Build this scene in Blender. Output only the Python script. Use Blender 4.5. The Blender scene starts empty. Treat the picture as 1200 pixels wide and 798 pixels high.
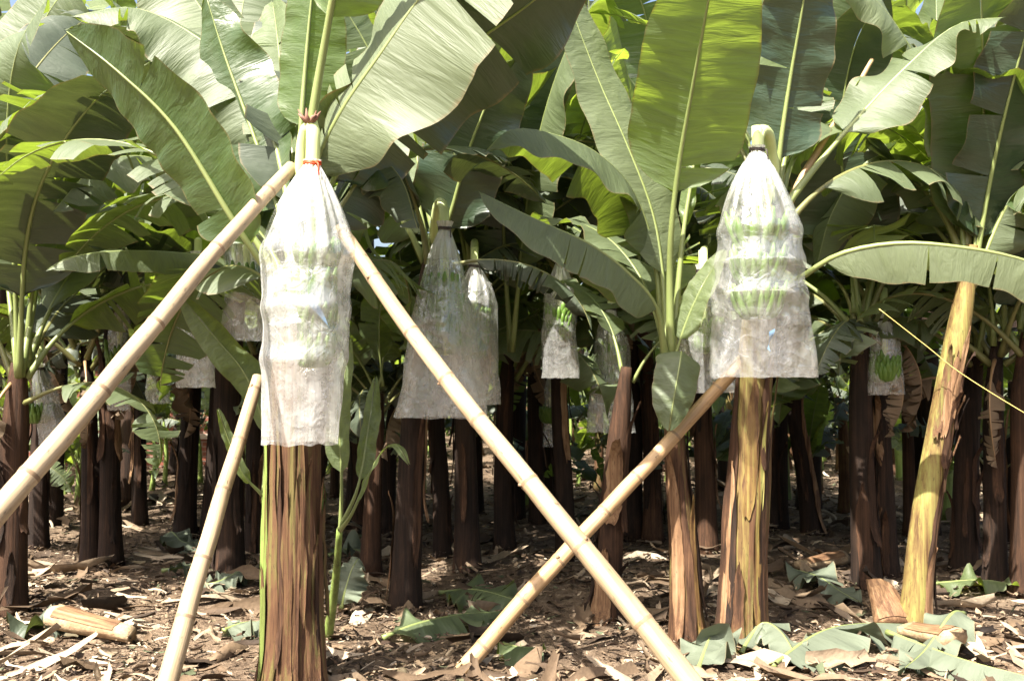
import bpy, math, random
from mathutils import Vector, Matrix, noise

random.seed(7)
C = bpy.context.scene.collection
R = math.radians

# ------------------------------------------------------------------ camera
CAM = Vector((0.0, 0.0, 1.40))
F = 1100.0                       # focal length in photo pixels (photo is 1200 wide)
PITCH = math.atan(41.0 / F)
cp, sp_ = math.cos(PITCH), math.sin(PITCH)

def at(px, py, Y):
    """world point seen at a photo pixel, at distance Y in front of the camera"""
    x, z = (px - 600.0) / F, (399.0 - py) / F
    d = Vector((x, cp - z * sp_, sp_ + z * cp))
    return CAM + d * (Y / d.y)

def gnd(px, py, z=0.0):
    x, zz = (px - 600.0) / F, (399.0 - py) / F
    d = Vector((x, cp - zz * sp_, sp_ + zz * cp))
    return CAM + d * ((z - CAM.z) / d.z)

# ------------------------------------------------------------------ materials
class NT:
    def __init__(s, name):
        s.m = bpy.data.materials.new(name); s.m.use_nodes = True
        s.t = s.m.node_tree; s.t.nodes.clear()
        s.out = s.n('ShaderNodeOutputMaterial')
    def n(s, typ, **kw):
        nd = s.t.nodes.new(typ)
        for k, v in kw.items():
            if k in nd.inputs.keys() if hasattr(nd.inputs, 'keys') else False:
                nd.inputs[k].default_value = v
            else:
                setattr(nd, k, v)
        return nd
    def l(s, a, b): s.t.links.new(a, b)
    def val(s, sock, v):
        if hasattr(v, 'is_linked') or hasattr(v, 'links'): s.l(v, sock)
        else: sock.default_value = v
    def math(s, op, a, b=0.0, clamp=False):
        nd = s.t.nodes.new('ShaderNodeMath'); nd.operation = op; nd.use_clamp = clamp
        s.val(nd.inputs[0], a); s.val(nd.inputs[1], b); return nd.outputs[0]
    def ramp(s, fac, stops, interp='LINEAR'):
        nd = s.t.nodes.new('ShaderNodeValToRGB'); cr = nd.color_ramp; cr.interpolation = interp
        while len(cr.elements) < len(stops): cr.elements.new(0.5)
        for e, (p, c) in zip(cr.elements, stops):
            e.position = p; e.color = (*c, 1) if len(c) == 3 else c
        s.l(fac, nd.inputs[0]); return nd.outputs[0]
    def mix(s, fac, a, b, blend='MIX'):
        nd = s.t.nodes.new('ShaderNodeMix'); nd.data_type = 'RGBA'; nd.blend_type = blend
        s.val(nd.inputs[0], fac)
        for sock, v in ((nd.inputs[6], a), (nd.inputs[7], b)):
            if isinstance(v, tuple): sock.default_value = (*v[:3], 1)
            else: s.l(v, sock)
        return nd.outputs[2]
    def noise(s, vec, scale, detail=3, rough=.55, dist=0):
        nd = s.t.nodes.new('ShaderNodeTexNoise')
        nd.inputs['Scale'].default_value = scale; nd.inputs['Detail'].default_value = detail
        nd.inputs['Roughness'].default_value = rough; nd.inputs['Distortion'].default_value = dist
        if vec is not None: s.l(vec, nd.inputs['Vector'])
        return nd.outputs[0]
    def mapping(s, vec, scale=(1, 1, 1), loc=None):
        nd = s.t.nodes.new('ShaderNodeMapping'); nd.inputs['Scale'].default_value = scale
        s.l(vec, nd.inputs['Vector'])
        if loc is not None: s.l(loc, nd.inputs['Location'])
        return nd.outputs[0]
    def bump(s, h, strength=.3, dist=.01):
        nd = s.t.nodes.new('ShaderNodeBump'); nd.inputs['Strength'].default_value = strength
        nd.inputs['Distance'].default_value = dist; s.l(h, nd.inputs['Height']); return nd.outputs[0]

def principled(k, col, rough=.6, spec=.5, normal=None):
    p = k.n('ShaderNodeBsdfPrincipled')
    k.val(p.inputs['Base Color'], (*col, 1) if isinstance(col, tuple) else col)
    k.val(p.inputs['Roughness'], rough)
    p.inputs['Specular IOR Level'].default_value = spec
    if normal is not None: k.l(normal, p.inputs['Normal'])
    return p

def leaf_material(name, up1, up2, under, trans, tf=.36, rough=.38):
    k = NT(name)
    uv = k.n('ShaderNodeTexCoord').outputs['UV']
    rnd = k.n('ShaderNodeObjectInfo').outputs['Random']
    sep = k.n('ShaderNodeSeparateXYZ'); k.l(uv, sep.inputs[0])
    off = k.n('ShaderNodeCombineXYZ'); k.l(k.math('MULTIPLY', rnd, 37.0), off.inputs[1])
    veins = k.noise(k.mapping(uv, (1.2, 110, 1), off.outputs[0]), 1.0, 2, .6)
    broad = k.noise(k.mapping(uv, (.8, 5.0, 1), off.outputs[0]), 1.0, 3, .6)
    bands = k.noise(k.mapping(uv, (1.1, 13.0, 1), off.outputs[0]), 1.0, 3, .55, .5)
    geo = k.n('ShaderNodeNewGeometry')
    tone = k.math('ADD', k.math('MULTIPLY', broad, .6), k.math('ADD', k.math('MULTIPLY', veins, .3), k.math('MULTIPLY', bands, .35)))
    tone = k.math('SUBTRACT', k.math('ADD', tone, k.math('MULTIPLY', rnd, .5)), .42, True)
    top = k.mix(tone, up1, up2)
    # dry, brownish margin where the lamina edge has withered
    edge = k.math('ABSOLUTE', sep.outputs[0])
    en = k.noise(k.mapping(uv, (2, 9, 1), off.outputs[0]), 1.0, 4, .65)
    em = k.math('MULTIPLY', k.math('SUBTRACT', k.math('ADD', edge, k.math('MULTIPLY', en, .16)), 1.035), 14.0, True)
    spot = k.math('MULTIPLY', k.math('SUBTRACT', k.noise(k.mapping(uv, (9, 26, 1), off.outputs[0]), 1.0, 4, .7), .66), 9.0, True)
    dust = k.math('MULTIPLY', k.math('SUBTRACT', k.noise(k.mapping(uv, (1.6, 3.2, 1), off.outputs[0]), 1.0, 4, .65), .42), 1.6, True)
    top = k.mix(k.math('MULTIPLY', dust, .28), top, (.16, .165, .11))
    top = k.mix(k.math('MULTIPLY', spot, .7), top, (.10, .07, .03))
    top = k.mix(em, top, (.16, .12, .05))
    und = k.mix(k.math('MULTIPLY', veins, .5), under, tuple(c * .75 for c in under))
    und = k.mix(em, und, (.2, .15, .07))
    col = k.mix(geo.outputs['Backfacing'], top, und)
    nrm = k.bump(k.math('ADD', k.math('MULTIPLY', veins, .35), k.math('MULTIPLY', bands, 2.6)), .30, .016)
    rg = k.math('ADD', k.math('ADD', rough, k.math('MULTIPLY', dust, .14)), k.math('MULTIPLY', geo.outputs['Backfacing'], .22))
    p = principled(k, col, rg, .7, nrm)
    tr = k.n('ShaderNodeBsdfTranslucent')
    tt = k.math('MULTIPLY', k.math('SUBTRACT', k.math('ADD', k.math('MULTIPLY', bands, .75), k.math('MULTIPLY', veins, .3)), .32), 2.4, True)
    k.l(k.mix(k.math('MULTIPLY', em, .8), k.mix(tt, trans, tuple(c * .42 for c in trans)), (.2, .11, .03)), tr.inputs[0])
    k.l(nrm, tr.inputs['Normal'])
    mx = k.n('ShaderNodeMixShader'); mx.inputs[0].default_value = tf
    k.l(p.outputs[0], mx.inputs[1]); k.l(tr.outputs[0], mx.inputs[2])
    k.l(mx.outputs[0], k.out.inputs[0])
    return k.m

def streak_material(name, stops, zs=1.0, xs=16.0, rough=.7, bstr=.5, shift=0.0, spec=.3):
    """fibrous material with streaks along the object's own Z axis"""
    k = NT(name)
    oc = k.n('ShaderNodeTexCoord').outputs['Object']
    rnd = k.n('ShaderNodeObjectInfo').outputs['Random']
    off = k.n('ShaderNodeCombineXYZ'); k.l(k.math('MULTIPLY', rnd, 31.0), off.inputs[0]); k.l(k.math('MULTIPLY', rnd, 17.0), off.inputs[2])
    a = k.noise(k.mapping(oc, (xs, xs, zs), off.outputs[0]), 1.0, 4, .6)
    b = k.noise(k.mapping(oc, (4, 4, 2.2), off.outputs[0]), 1.0, 4, .6, .4)
    c = k.noise(k.mapping(oc, (xs * 5, xs * 5, zs * 3), off.outputs[0]), 1.0, 3, .6)
    fac = k.math('ADD', k.math('MULTIPLY', a, .62), k.math('MULTIPLY', b, .5))
    fac = k.math('ADD', k.math('ADD', fac, k.math('MULTIPLY', c, .28)), -.2 + shift)
    col = k.ramp(fac, stops)
    spots = k.math('MULTIPLY', k.math('SUBTRACT', k.noise(k.mapping(oc, (60, 60, 22), off.outputs[0]), 1.0, 3, .7), .6), 7.0, True)
    col = k.mix(k.math('MULTIPLY', spots, .7), col, (.018, .01, .006))
    nrm = k.bump(k.math('ADD', k.math('MULTIPLY', a, .7), k.math('MULTIPLY', c, .6)), bstr, .02)
    p = principled(k, col, rough, spec, nrm)
    k.l(p.outputs[0], k.out.inputs[0])
    return k.m

def simple(name, col, rough=.6, var=.25, scale=8, spec=.4, bstr=.15):
    k = NT(name)
    oc = k.n('ShaderNodeTexCoord').outputs['Object']
    nz = k.noise(oc, scale, 4, .6)
    c = k.mix(nz, tuple(x * (1 - var) for x in col), tuple(min(1, x * (1 + var)) for x in col))
    p = principled(k, c, rough, spec, k.bump(nz, bstr, .01))
    k.l(p.outputs[0], k.out.inputs[0])
    return k.m

def rib_material(name, c1, c2, tf=.2):
    k = NT(name)
    oc = k.n('ShaderNodeTexCoord').outputs['Object']
    nz = k.noise(oc, 5, 3)
    col = k.mix(nz, c1, c2)
    p = principled(k, col, .42, .5)
    k.l(p.outputs[0], k.out.inputs[0])
    return k.m

def bag_material(name, tmin, tmax, white=.82):
    k = NT(name)
    tc = k.n('ShaderNodeTexCoord')
    oc = tc.outputs['Object']; uv = tc.outputs['UV']
    cr = k.noise(oc, 6, 3, .55, 1.6)
    ridg = k.math('ABSOLUTE', k.math('SUBTRACT', k.noise(oc, 7.5, 3, .5, 1.2), .5))
    ridg = k.math('SUBTRACT', 1.0, k.math('MULTIPLY', ridg, 14.0), True)          # thin sharp crease lines
    fine = k.noise(oc, 60, 2, .6)
    sep = k.n('ShaderNodeSeparateXYZ'); k.l(uv, sep.inputs[0])
    pl = k.noise(k.mapping(uv, (44, 1.0, 1)), 1.0, 3, .6)                        # pleats running down from the knot
    f = k.math('ADD', k.math('MULTIPLY', cr, .55), k.math('ADD', k.math('MULTIPLY', fine, .12), k.math('MULTIPLY', pl, .38)))
    alpha = k.ramp(f, [(.40, (tmax,) * 3), (.72, (tmin,) * 3)])
    alpha = k.math('SUBTRACT', alpha, k.math('MULTIPLY', ridg, .06), True)
    # gathered plastic near the knot lies in many layers
    knot = k.math('SUBTRACT', 1.0, k.math('MULTIPLY', sep.outputs[1], 5.0), True)
    alpha = k.math('MULTIPLY', alpha, k.math('SUBTRACT', 1.0, k.math('MULTIPLY', knot, .75)))
    h = k.math('ADD', k.math('MULTIPLY', cr, .9), k.math('ADD', k.math('MULTIPLY', ridg, .11), k.math('MULTIPLY', pl, .35)))
    nrm = k.bump(k.math('ADD', h, k.math('MULTIPLY', fine, .04)), .45, .03)
    df = k.n('ShaderNodeBsdfDiffuse'); df.inputs[0].default_value = (white, white, white * .97, 1); k.l(nrm, df.inputs['Normal'])
    tl = k.n('ShaderNodeBsdfTranslucent'); tl.inputs[0].default_value = (white * .95, white * .95, white * .9, 1); k.l(nrm, tl.inputs['Normal'])
    gl = k.n('ShaderNodeBsdfGlossy'); gl.inputs['Roughness'].default_value = .16; gl.inputs[0].default_value = (.95, .95, .95, 1); k.l(nrm, gl.inputs['Normal'])
    m1 = k.n('ShaderNodeMixShader'); m1.inputs[0].default_value = .4; k.l(df.outputs[0], m1.inputs[1]); k.l(tl.outputs[0], m1.inputs[2])
    tp = k.n('ShaderNodeBsdfTransparent'); tp.inputs[0].default_value = (.97, .98, .96, 1)
    m3 = k.n('ShaderNodeMixShader'); k.l(alpha, m3.inputs[0]); k.l(m1.outputs[0], m3.inputs[1]); k.l(tp.outputs[0], m3.inputs[2])
    m2 = k.n('ShaderNodeMixShader'); m2.inputs[0].default_value = .11; k.l(m3.outputs[0], m2.inputs[1]); k.l(gl.outputs[0], m2.inputs[2])
    k.l(m2.outputs[0], k.out.inputs[0])
    return k.m

def litter_material(name, stops):
    k = NT(name)
    geo = k.n('ShaderNodeNewGeometry')
    oc = k.n('ShaderNodeTexCoord').outputs['Object']
    col = k.ramp(geo.outputs['Random Per Island'], stops)
    nz = k.noise(oc, 40, 3, .6)
    col = k.mix(k.math('MULTIPLY', nz, .6), col, (.05, .035, .02), 'MULTIPLY')
    p = principled(k, col, .75, .25, k.bump(nz, .4, .01))
    k.l(p.outputs[0], k.out.inputs[0])
    return k.m

def ground_material():
    k = NT('soil')
    oc = k.n('ShaderNodeTexCoord').outputs['Object']
    n1 = k.noise(oc, 1.3, 5, .6); n2 = k.noise(oc, 14, 5, .7); n3 = k.noise(oc, 70, 3, .7)
    f = k.math('ADD', k.math('MULTIPLY', n1, .35), k.math('ADD', k.math('MULTIPLY', n2, .4), k.math('MULTIPLY', n3, .3)))
    col = k.ramp(f, [(.38, (.022, .014, .01)), (.48, (.10, .068, .044)), (.58, (.20, .145, .098)), (.70, (.32, .245, .175))])
    nrm = k.bump(k.math('ADD', n2, k.math('MULTIPLY', n3, .5)), .9, .05)
    p = principled(k, col, .9, .15, nrm)
    k.l(p.outputs[0], k.out.inputs[0])
    return k.m

def brick_material():
    k = NT('red_brick')
    oc = k.n('ShaderNodeTexCoord').outputs['Object']
    b = k.n('ShaderNodeTexBrick'); k.l(k.mapping(oc, (1, 1, 1)), b.inputs['Vector'])
    mp = k.n('ShaderNodeCombineXYZ'); s = k.n('ShaderNodeSeparateXYZ'); k.l(oc, s.inputs[0])
    k.l(s.outputs[0], mp.inputs[0]); k.l(s.outputs[2], mp.inputs[1]); k.l(mp.outputs[0], b.inputs['Vector'])
    b.inputs['Color1'].default_value = (.24, .075, .045, 1); b.inputs['Color2'].default_value = (.17, .055, .035, 1)
    b.inputs['Mortar'].default_value = (.25, .2, .16, 1); b.inputs['Scale'].default_value = 1.0
    b.inputs['Brick Width'].default_value = .23; b.inputs['Row Height'].default_value = .075; b.inputs['Mortar Size'].default_value = .008
    nz = k.noise(oc, 6, 4)
    p = principled(k, k.mix(k.math('MULTIPLY', nz, .5), b.outputs[0], (.05, .035, .03)), .9, .2)
    k.l(p.outputs[0], k.out.inputs[0])
    return k.m

M = {}
M['leaf'] = leaf_material('banana_leaf', (.030, .058, .019), (.078, .115, .046), (.088, .115, .052), (.30, .42, .035), .31, .36)
M['leaf_young'] = leaf_material('young_banana_leaf', (.080, .122, .040), (.145, .19, .080), (.135, .175, .075), (.40, .54, .05), .50, .36)
M['leaf_sunlit'] = leaf_material('sunlit_waxy_banana_leaf', (.13, .15, .095), (.20, .215, .15), (.135, .165, .085), (.36, .46, .08), .34, .36)  # waxy leaf with the bleaching sun glare lightened into its base colour
M['leaf_old_shade'] = leaf_material('old_shaded_banana_leaf', (.020, .040, .020), (.050, .078, .040), (.055, .072, .043), (.10, .125, .025), .22, .34)  # for old leaves, and for others with canopy shade darkened into the colour
M['leaf_cut'] = leaf_material('cut_banana_leaf', (.062, .08, .046), (.10, .118, .074), (.10, .12, .078), (.15, .2, .1), .15, .55)
M['leaf_dry'] = leaf_material('dry_banana_leaf', (.12, .075, .04), (.24, .165, .10), (.2, .14, .085), (.15, .08, .03), .2, .7)
M['rib'] = rib_material('leaf_midrib', (.13, .17, .05), (.22, .25, .09))
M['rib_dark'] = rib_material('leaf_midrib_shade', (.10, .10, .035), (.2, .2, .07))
M['rib_dry'] = rib_material('dry_midrib', (.22, .13, .06), (.35, .22, .11))
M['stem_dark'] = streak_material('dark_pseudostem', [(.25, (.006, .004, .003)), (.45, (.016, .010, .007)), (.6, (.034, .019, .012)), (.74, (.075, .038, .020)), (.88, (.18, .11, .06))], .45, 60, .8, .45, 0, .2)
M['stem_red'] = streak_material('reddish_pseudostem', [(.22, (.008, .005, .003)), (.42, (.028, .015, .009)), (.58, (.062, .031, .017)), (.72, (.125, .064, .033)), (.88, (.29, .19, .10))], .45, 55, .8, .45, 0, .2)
M['stem_front'] = streak_material('weathered_pseudostem', [(.22, (.012, .007, .004)), (.38, (.045, .022, .012)), (.50, (.10, .050, .025)), (.60, (.11, .085, .03)), (.74, (.17, .16, .045)), (.90, (.32, .24, .14))], .4, 55, .75, .45, 0, .2)
M['stem_yellow'] = streak_material('yellow_pseudostem', [(.2, (.02, .010, .005)), (.38, (.085, .042, .018)), (.52, (.16, .10, .03)), (.63, (.21, .195, .055)), (.82, (.33, .27, .12))], .4, 34, .6, .35, .0, .3)
M['stem_bright'] = streak_material('bright_yellow_pseudostem', [(.2, (.02, .010, .005)), (.38, (.08, .042, .018)), (.48, (.15, .10, .035)), (.63, (.22, .205, .06)), (.84, (.31, .26, .13))], .5, 30, .65, .4, .0, .25)
M['stem_green'] = streak_material('green_pseudostem', [(.2, (.04, .03, .01)), (.38, (.10, .12, .03)), (.55, (.18, .25, .06)), (.8, (.30, .34, .12))], .5, 14, .45, .25)
M['sheath'] = streak_material('dry_sheath', [(.2, (.03, .015, .008)), (.4, (.10, .05, .024)), (.55, (.21, .12, .06)), (.7, (.31, .21, .12)), (.85, (.42, .32, .21))], .6, 60, .75, .4)
M['bamboo'] = streak_material('bamboo', [(.25, (.13, .085, .048)), (.45, (.28, .205, .12)), (.6, (.37, .285, .175)), (.8, (.46, .38, .26))], .6, 30, .5, .15, 0, .45)
M['bamboo_brown'] = streak_material('brown_bamboo', [(.25, (.16, .09, .04)), (.45, (.3, .19, .09)), (.6, (.42, .28, .15)), (.8, (.5, .37, .22))], .6, 26, .5, .2, 0, .4)
M['bamboo_node'] = simple('bamboo_node', (.19, .125, .07), .6, .5, 40)
M['bag'] = bag_material('clear_plastic', .66, .95, .75)
M['bag_white'] = bag_material('white_plastic', .38, .88, .82)
M['bag_thin'] = bag_material('thin_plastic', .46, .84, .66)
M['red_tie'] = simple('red_tie', (.55, .06, .015), .5)
M['blue_ribbon'] = simple('blue_ribbon', (.07, .17, .30), .6)
M['dark_tie'] = simple('dark_tie', (.05, .04, .035), .6)
M['banana'] = simple('green_banana', (.10, .18, .03), .42, .3, 14)
M['stalk'] = simple('pale_stalk', (.52, .60, .26), .45, .2, 9)
M['bract'] = simple('withered_bract', (.20, .10, .07), .8, .5, 30)
M['soil'] = ground_material()
M['litter'] = litter_material('dry_litter', [(0, (.05, .034, .023)), (.25, (.10, .066, .040)), (.5, (.20, .138, .085)), (.74, (.32, .24, .16)), (.93, (.46, .37, .265)), (1, (.52, .44, .33))])
M['litter_dark'] = litter_material('dark_litter', [(0, (.014, .009, .006)), (.4, (.045, .026, .015)), (.75, (.1, .06, .035)), (.92, (.10, .13, .07)), (1, (.2, .14, .085))])
M['brick'] = brick_material()
M['concrete'] = simple('concrete_band', (.34, .28, .22), .9, .3, 6)
M['wood'] = streak_material('split_stem_wood', [(.2, (.16, .09, .04)), (.45, (.24, .16, .09)), (.6, (.36, .27, .16)), (.8, (.48, .38, .26))], 14, 14, .8, .4)
M['twine'] = simple('yellow_twine', (.5, .38, .12), .7, .3, 50)

# ------------------------------------------------------------------ mesh builder
class MB:
    def __init__(s): s.v = []; s.f = []; s.uv = []; s.mi = []; s.cur = 0
    def vert(s, p, uv=(0, 0)):
        s.v.append((p[0], p[1], p[2])); s.uv.append(uv); return len(s.v) - 1
    def face(s, idx): s.f.append(idx); s.mi.append(s.cur)
    def grid(s, rows, uvs=None, close=False, flip=False):
        base = []
        for i, r in enumerate(rows):
            base.append([s.vert(p, uvs[i][j] if uvs else (j / max(1, len(r) - 1), i / max(1, len(rows) - 1))) for j, p in enumerate(r)])
        n = len(rows[0])
        for i in range(len(rows) - 1):
            for j in range(n if close else n - 1):
                k = (j + 1) % n
                q = (base[i][j], base[i][k], base[i + 1][k], base[i + 1][j])
                s.face(q[::-1] if flip else q)
        return base
    def tube(s, pts, radii, n=10, cap=True, lobes=None):
        pts = [Vector(p) for p in pts]
        rows = []; L = 0; uvs = []
        a = None
        for i, p in enumerate(pts):
            t = (pts[min(i + 1, len(pts) - 1)] - pts[max(i - 1, 0)]).normalized()
            if a is None:
                a = t.cross(Vector((0, 1, .01)) if abs(t.y) < .9 else Vector((1, 0, 0))).normalized()
            a = (a - t * a.dot(t)).normalized(); b = t.cross(a)
            if i: L += (p - pts[i - 1]).length
            row = []; ur = []
            for j in range(n):
                th = 2 * math.pi * j / n
                r = radii[i] * (lobes(th, L) if lobes else 1)
                row.append(p + (a * math.cos(th) + b * math.sin(th)) * r); ur.append((j / n, L))
            rows.append(row); uvs.append(ur)
        base = s.grid(rows, uvs, close=True)
        if cap:
            s.face(tuple(base[0][::-1])); s.face(tuple(base[-1]))
    def mesh(s, name, mats, smooth=True):
        me = bpy.data.meshes.new(name)
        me.from_pydata(s.v, [], s.f)
        for m in mats: me.materials.append(m)
        me.polygons.foreach_set('material_index', s.mi)
        me.polygons.foreach_set('use_smooth', [smooth] * len(s.f))
        ul = me.uv_layers.new(name='UVMap')
        flat = []
        for f in s.f:
            for i in f: flat.extend(s.uv[i])
        ul.data.foreach_set('uv', flat)
        me.update()
        return me
    def build(s, name, mats, parent=None, loc=None, smooth=True):
        if not isinstance(mats, (list, tuple)): mats = [mats]
        return link(s.mesh(name, mats, smooth), name, parent, loc)

def link(me, name, parent=None, loc=None):
    o = bpy.data.objects.new(name, me); C.objects.link(o)
    if parent is not None: o.parent = parent
    if loc is not None: o.location = loc
    return o

def tag(o, label=None, cat=None, group=None, kind=None):
    if label: o['label'] = label
    if cat: o['category'] = cat
    if group: o['group'] = group
    if kind: o['kind'] = kind
    return o

def empty(name, loc):
    o = bpy.data.objects.new(name, None); C.objects.link(o); o.location = loc
    o.empty_display_size = .1
    return o

def catmull(pts, n=90):
    pts = [Vector(p) for p in pts]
    if len(pts) == 2: return [pts[0].lerp(pts[1], i / n) for i in range(n + 1)]
    P = [pts[0] * 2 - pts[1]] + pts + [pts[-1] * 2 - pts[-2]]
    raw = []
    m = len(pts) - 1
    for k in range(m):
        p0, p1, p2, p3 = P[k:k + 4]
        for i in range(24):
            t = i / 24
            raw.append(.5 * ((2 * p1) + (p2 - p0) * t + (2 * p0 - 5 * p1 + 4 * p2 - p3) * t * t + (3 * p1 - p0 - 3 * p2 + p3) * t ** 3))
    raw.append(pts[-1])
    cum = [0]
    for a, b in zip(raw, raw[1:]): cum.append(cum[-1] + (b - a).length)
    out = []; j = 0
    for i in range(n + 1):
        d = cum[-1] * i / n
        while j < len(cum) - 2 and cum[j + 1] < d: j += 1
        f = (d - cum[j]) / max(1e-9, cum[j + 1] - cum[j])
        out.append(raw[j].lerp(raw[j + 1], min(1, max(0, f))))
    return out

NF = 160
def leaf_geo(mb, rib, path, hint, hw, pet=.2, fold=15, curl=15, ripple=.03, tears=4, tearvar=9,
             seed=0, ny=40, nx=5, ribr=.016, twist=0, gap=.035, nrib=7, btap=.16):
    """a banana leaf: lamina halves with their own fold, curled and torn between the side veins, on a midrib and petiole"""
    rnd = random.Random(seed)
    pts = catmull(path, NF)
    L = sum((b - a).length for a, b in zip(pts, pts[1:]))
    hint = Vector(hint)
    S = []; N = []; T = []
    for i, p in enumerate(pts):
        t = (pts[min(i + 1, NF)] - pts[max(i - 1, 0)]).normalized()
        h = Matrix.Rotation(R(twist) * i / NF, 3, t) @ hint
        n = (h - t * h.dot(t))
        if n.length < 1e-4: n = N[-1] if N else t.orthogonal()
        n.normalize(); T.append(t); N.append(n); S.append(t.cross(n).normalized())
    def fr(u):
        x = max(0, min(.9999, u)) * NF; i = int(x); f = x - i
        return pts[i].lerp(pts[i + 1], f), S[i].lerp(S[i + 1], f), N[i].lerp(N[i + 1], f)
    def wid(t):
        a = min(1, t / btap); b = max(0, (t - .40) / .60)
        return hw * math.sqrt(max(0, 1 - (1 - a) ** 2)) * (max(0, 1 - b ** 2.3)) ** .72
    f1 = rnd.uniform(1.6, 3.2); f2 = rnd.uniform(4.2, 7.5)
    for side in (-1, 1):
        cuts = sorted(rnd.uniform(.1, .95) for _ in range(tears))
        segs = [0] + cuts + [1]
        ph = rnd.uniform(0, 6.3); ph2 = rnd.uniform(0, 6.3)
        base_th = fold + rnd.gauss(0, 3)
        for a, b in zip(segs, segs[1:]):
            if b - a < .012: continue
            rows_n = max(2, int((b - a) * ny))
            dth = rnd.gauss(0, tearvar) if tears else 0
            dcv = rnd.gauss(0, tearvar * .8) if tears else 0
            g = min(.34, gap / (b - a)) if tears else 0
            mid = (a + b) / 2
            lenf = [rnd.uniform(.84, 1.02) if tears else 1]
            rows = []; uvs = []
            for i in range(rows_n + 1):
                t = a + (b - a) * i / rows_n
                w = wid(t) * lenf[0] * (1 + .05 * noise.noise(Vector((t * 7, seed * 1.3, side * 5))) + .016 * noise.noise(Vector((t * 21, seed * 2.3, side * 5))))
                X = Y = 0.0; row = []; ur = []
                for j in range(nx + 1):
                    s = j / nx
                    if j:
                        th = R(base_th + dth * s + 0 - (curl + dcv) * s)
                        X += math.cos(th) / nx; Y += math.sin(th) / nx
                    tt = t + (mid - t) * g * s
                    uu = pet + (1 - pet) * min(1, tt) + .16 * s * w / L * (1 - t)
                    c, sv, nv = fr(uu)
                    rp = ripple * s ** 1.6 * (math.sin(f1 * 6.28 * tt + ph) + .55 * math.sin(f2 * 6.28 * tt + ph2)) * min(1, w / hw * 1.3)
                    q = c + sv * (side * (X * w + .004)) + nv * (Y * w + rp)
                    row.append(q); ur.append((side * s, t * L))
                rows.append(row); uvs.append(ur)
            mb.grid(rows, uvs, flip=(side > 0))
    if rib is not None:
        m = 26
        rp = []; rr = []
        for i in range(m + 1):
            u = i / m * .985
            c, sv, nv = fr(u)
            r = ribr * (1.55 - .75 * min(1, u / max(.05, pet))) if u < pet else ribr * (.8 * (1 - (u - pet) / (1 - pet)) + .10)
            rp.append(c - nv * r * .55); rr.append(r)
        rib.tube(rp, rr, nrib)

# ------------------------------------------------------------------ leaf library for the plants in the rows
def local_path(e0, e1, L, side=0.0, n=8, bend=1.0):
    p = Vector((0, 0, 0)); out = [p.copy()]
    for i in range(n):
        u = (i + .5) / n
        e = R(e0 + (e1 - e0) * u ** bend)
        a = side * u
        p = p + Vector((math.cos(e) * math.cos(a), math.cos(e) * math.sin(a), math.sin(e))) * (L / n)
        out.append(p.copy())
    return out

CLASSES = {  # start elevation, end elevation, length, half width, fold, curl, tears
    'erect': (84, 58, 1.85, .25, 22, 14, 3),
    'high': (74, 8, 2.05, .28, 14, 24, 9),
    'arch': (64, -42, 2.1, .29, 4, 32, 14),
    'droop': (48, -76, 1.9, .27, -14, 36, 18),
    'hang': (10, -86, 1.5, .20, -28, 48, 20),
}
LIB = {}
def build_library():
    sd = 100
    for cls, (e0, e1, L, hw, fo, cu, te) in CLASSES.items():
        for v in range(5):
            sd += 1
            rr = random.Random(sd)
            mats = {'erect': ('leaf_young', 'rib'), 'high': ('leaf', 'rib'), 'arch': ('leaf', 'rib'), 'droop': ('leaf', 'rib_dark'), 'hang': ('leaf_old_shade', 'rib_dark')}[cls]
            if cls == 'hang' and v in (0, 3): mats = ('leaf_dry', 'rib_dry')
            if (cls in ('droop', 'arch', 'high') and v == 2) or (cls in ('droop', 'arch') and v == 1): mats = ('leaf_old_shade', 'rib_dark')  # these variants get the dark leaf colour to deepen the canopy shade
            if cls in ('high', 'arch') and v == 4: mats = ('leaf_young', 'rib')
            path = local_path(e0 + rr.gauss(0, 4), e1 + rr.gauss(0, 9), L * rr.uniform(.88, 1.08), rr.uniform(-.35, .35), bend=rr.uniform(.8, 1.4))
            kw = dict(hw=hw * rr.uniform(.88, 1.12), pet=rr.uniform(.16, .22), fold=fo + rr.gauss(0, 8), curl=cu + rr.gauss(0, 8),
                      ripple=rr.uniform(.015, .04), tears=max(0, int(te + rr.gauss(0, 2))), tearvar=10 + te * .6, seed=sd,
                      twist=rr.uniform(-30, 30), gap=.016 + .0012 * te)
            hint = Vector((-.35, 0, 1))
            a, b = MB(), MB(); leaf_geo(a, b, path, hint, ny=34, nx=4, **kw)
            c = MB(); d = MB()
            leaf_geo(c, d, path, hint, ny=18, nx=3, nrib=4, **kw)
            off = len(c.v)
            c.v += d.v; c.uv += d.uv
            c.f += [tuple(i + off for i in f) for f in d.f]; c.mi += [1] * len(d.f)
            LIB[cls, v] = (a.mesh('leaf', [M[mats[0]]]), b.mesh('midrib', [M[mats[1]]]), c.mesh('leaf_far', [M[mats[0]], M[mats[1]]]))
build_library()

def add_leaf(root, cls, v, loc, az, scale, far, tilt=0, roll=0):
    a, b, c = LIB[cls, v]
    mat = Matrix.Translation(loc) @ Matrix.Rotation(R(az), 4, 'Z') @ Matrix.Rotation(R(-tilt), 4, 'Y') @ Matrix.Rotation(R(roll), 4, 'X') @ Matrix.Scale(scale, 4)
    o = link(c if far else a, 'leaf', root); o.matrix_local = mat
    if not far: link(b, 'midrib', o)
    return o

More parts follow.
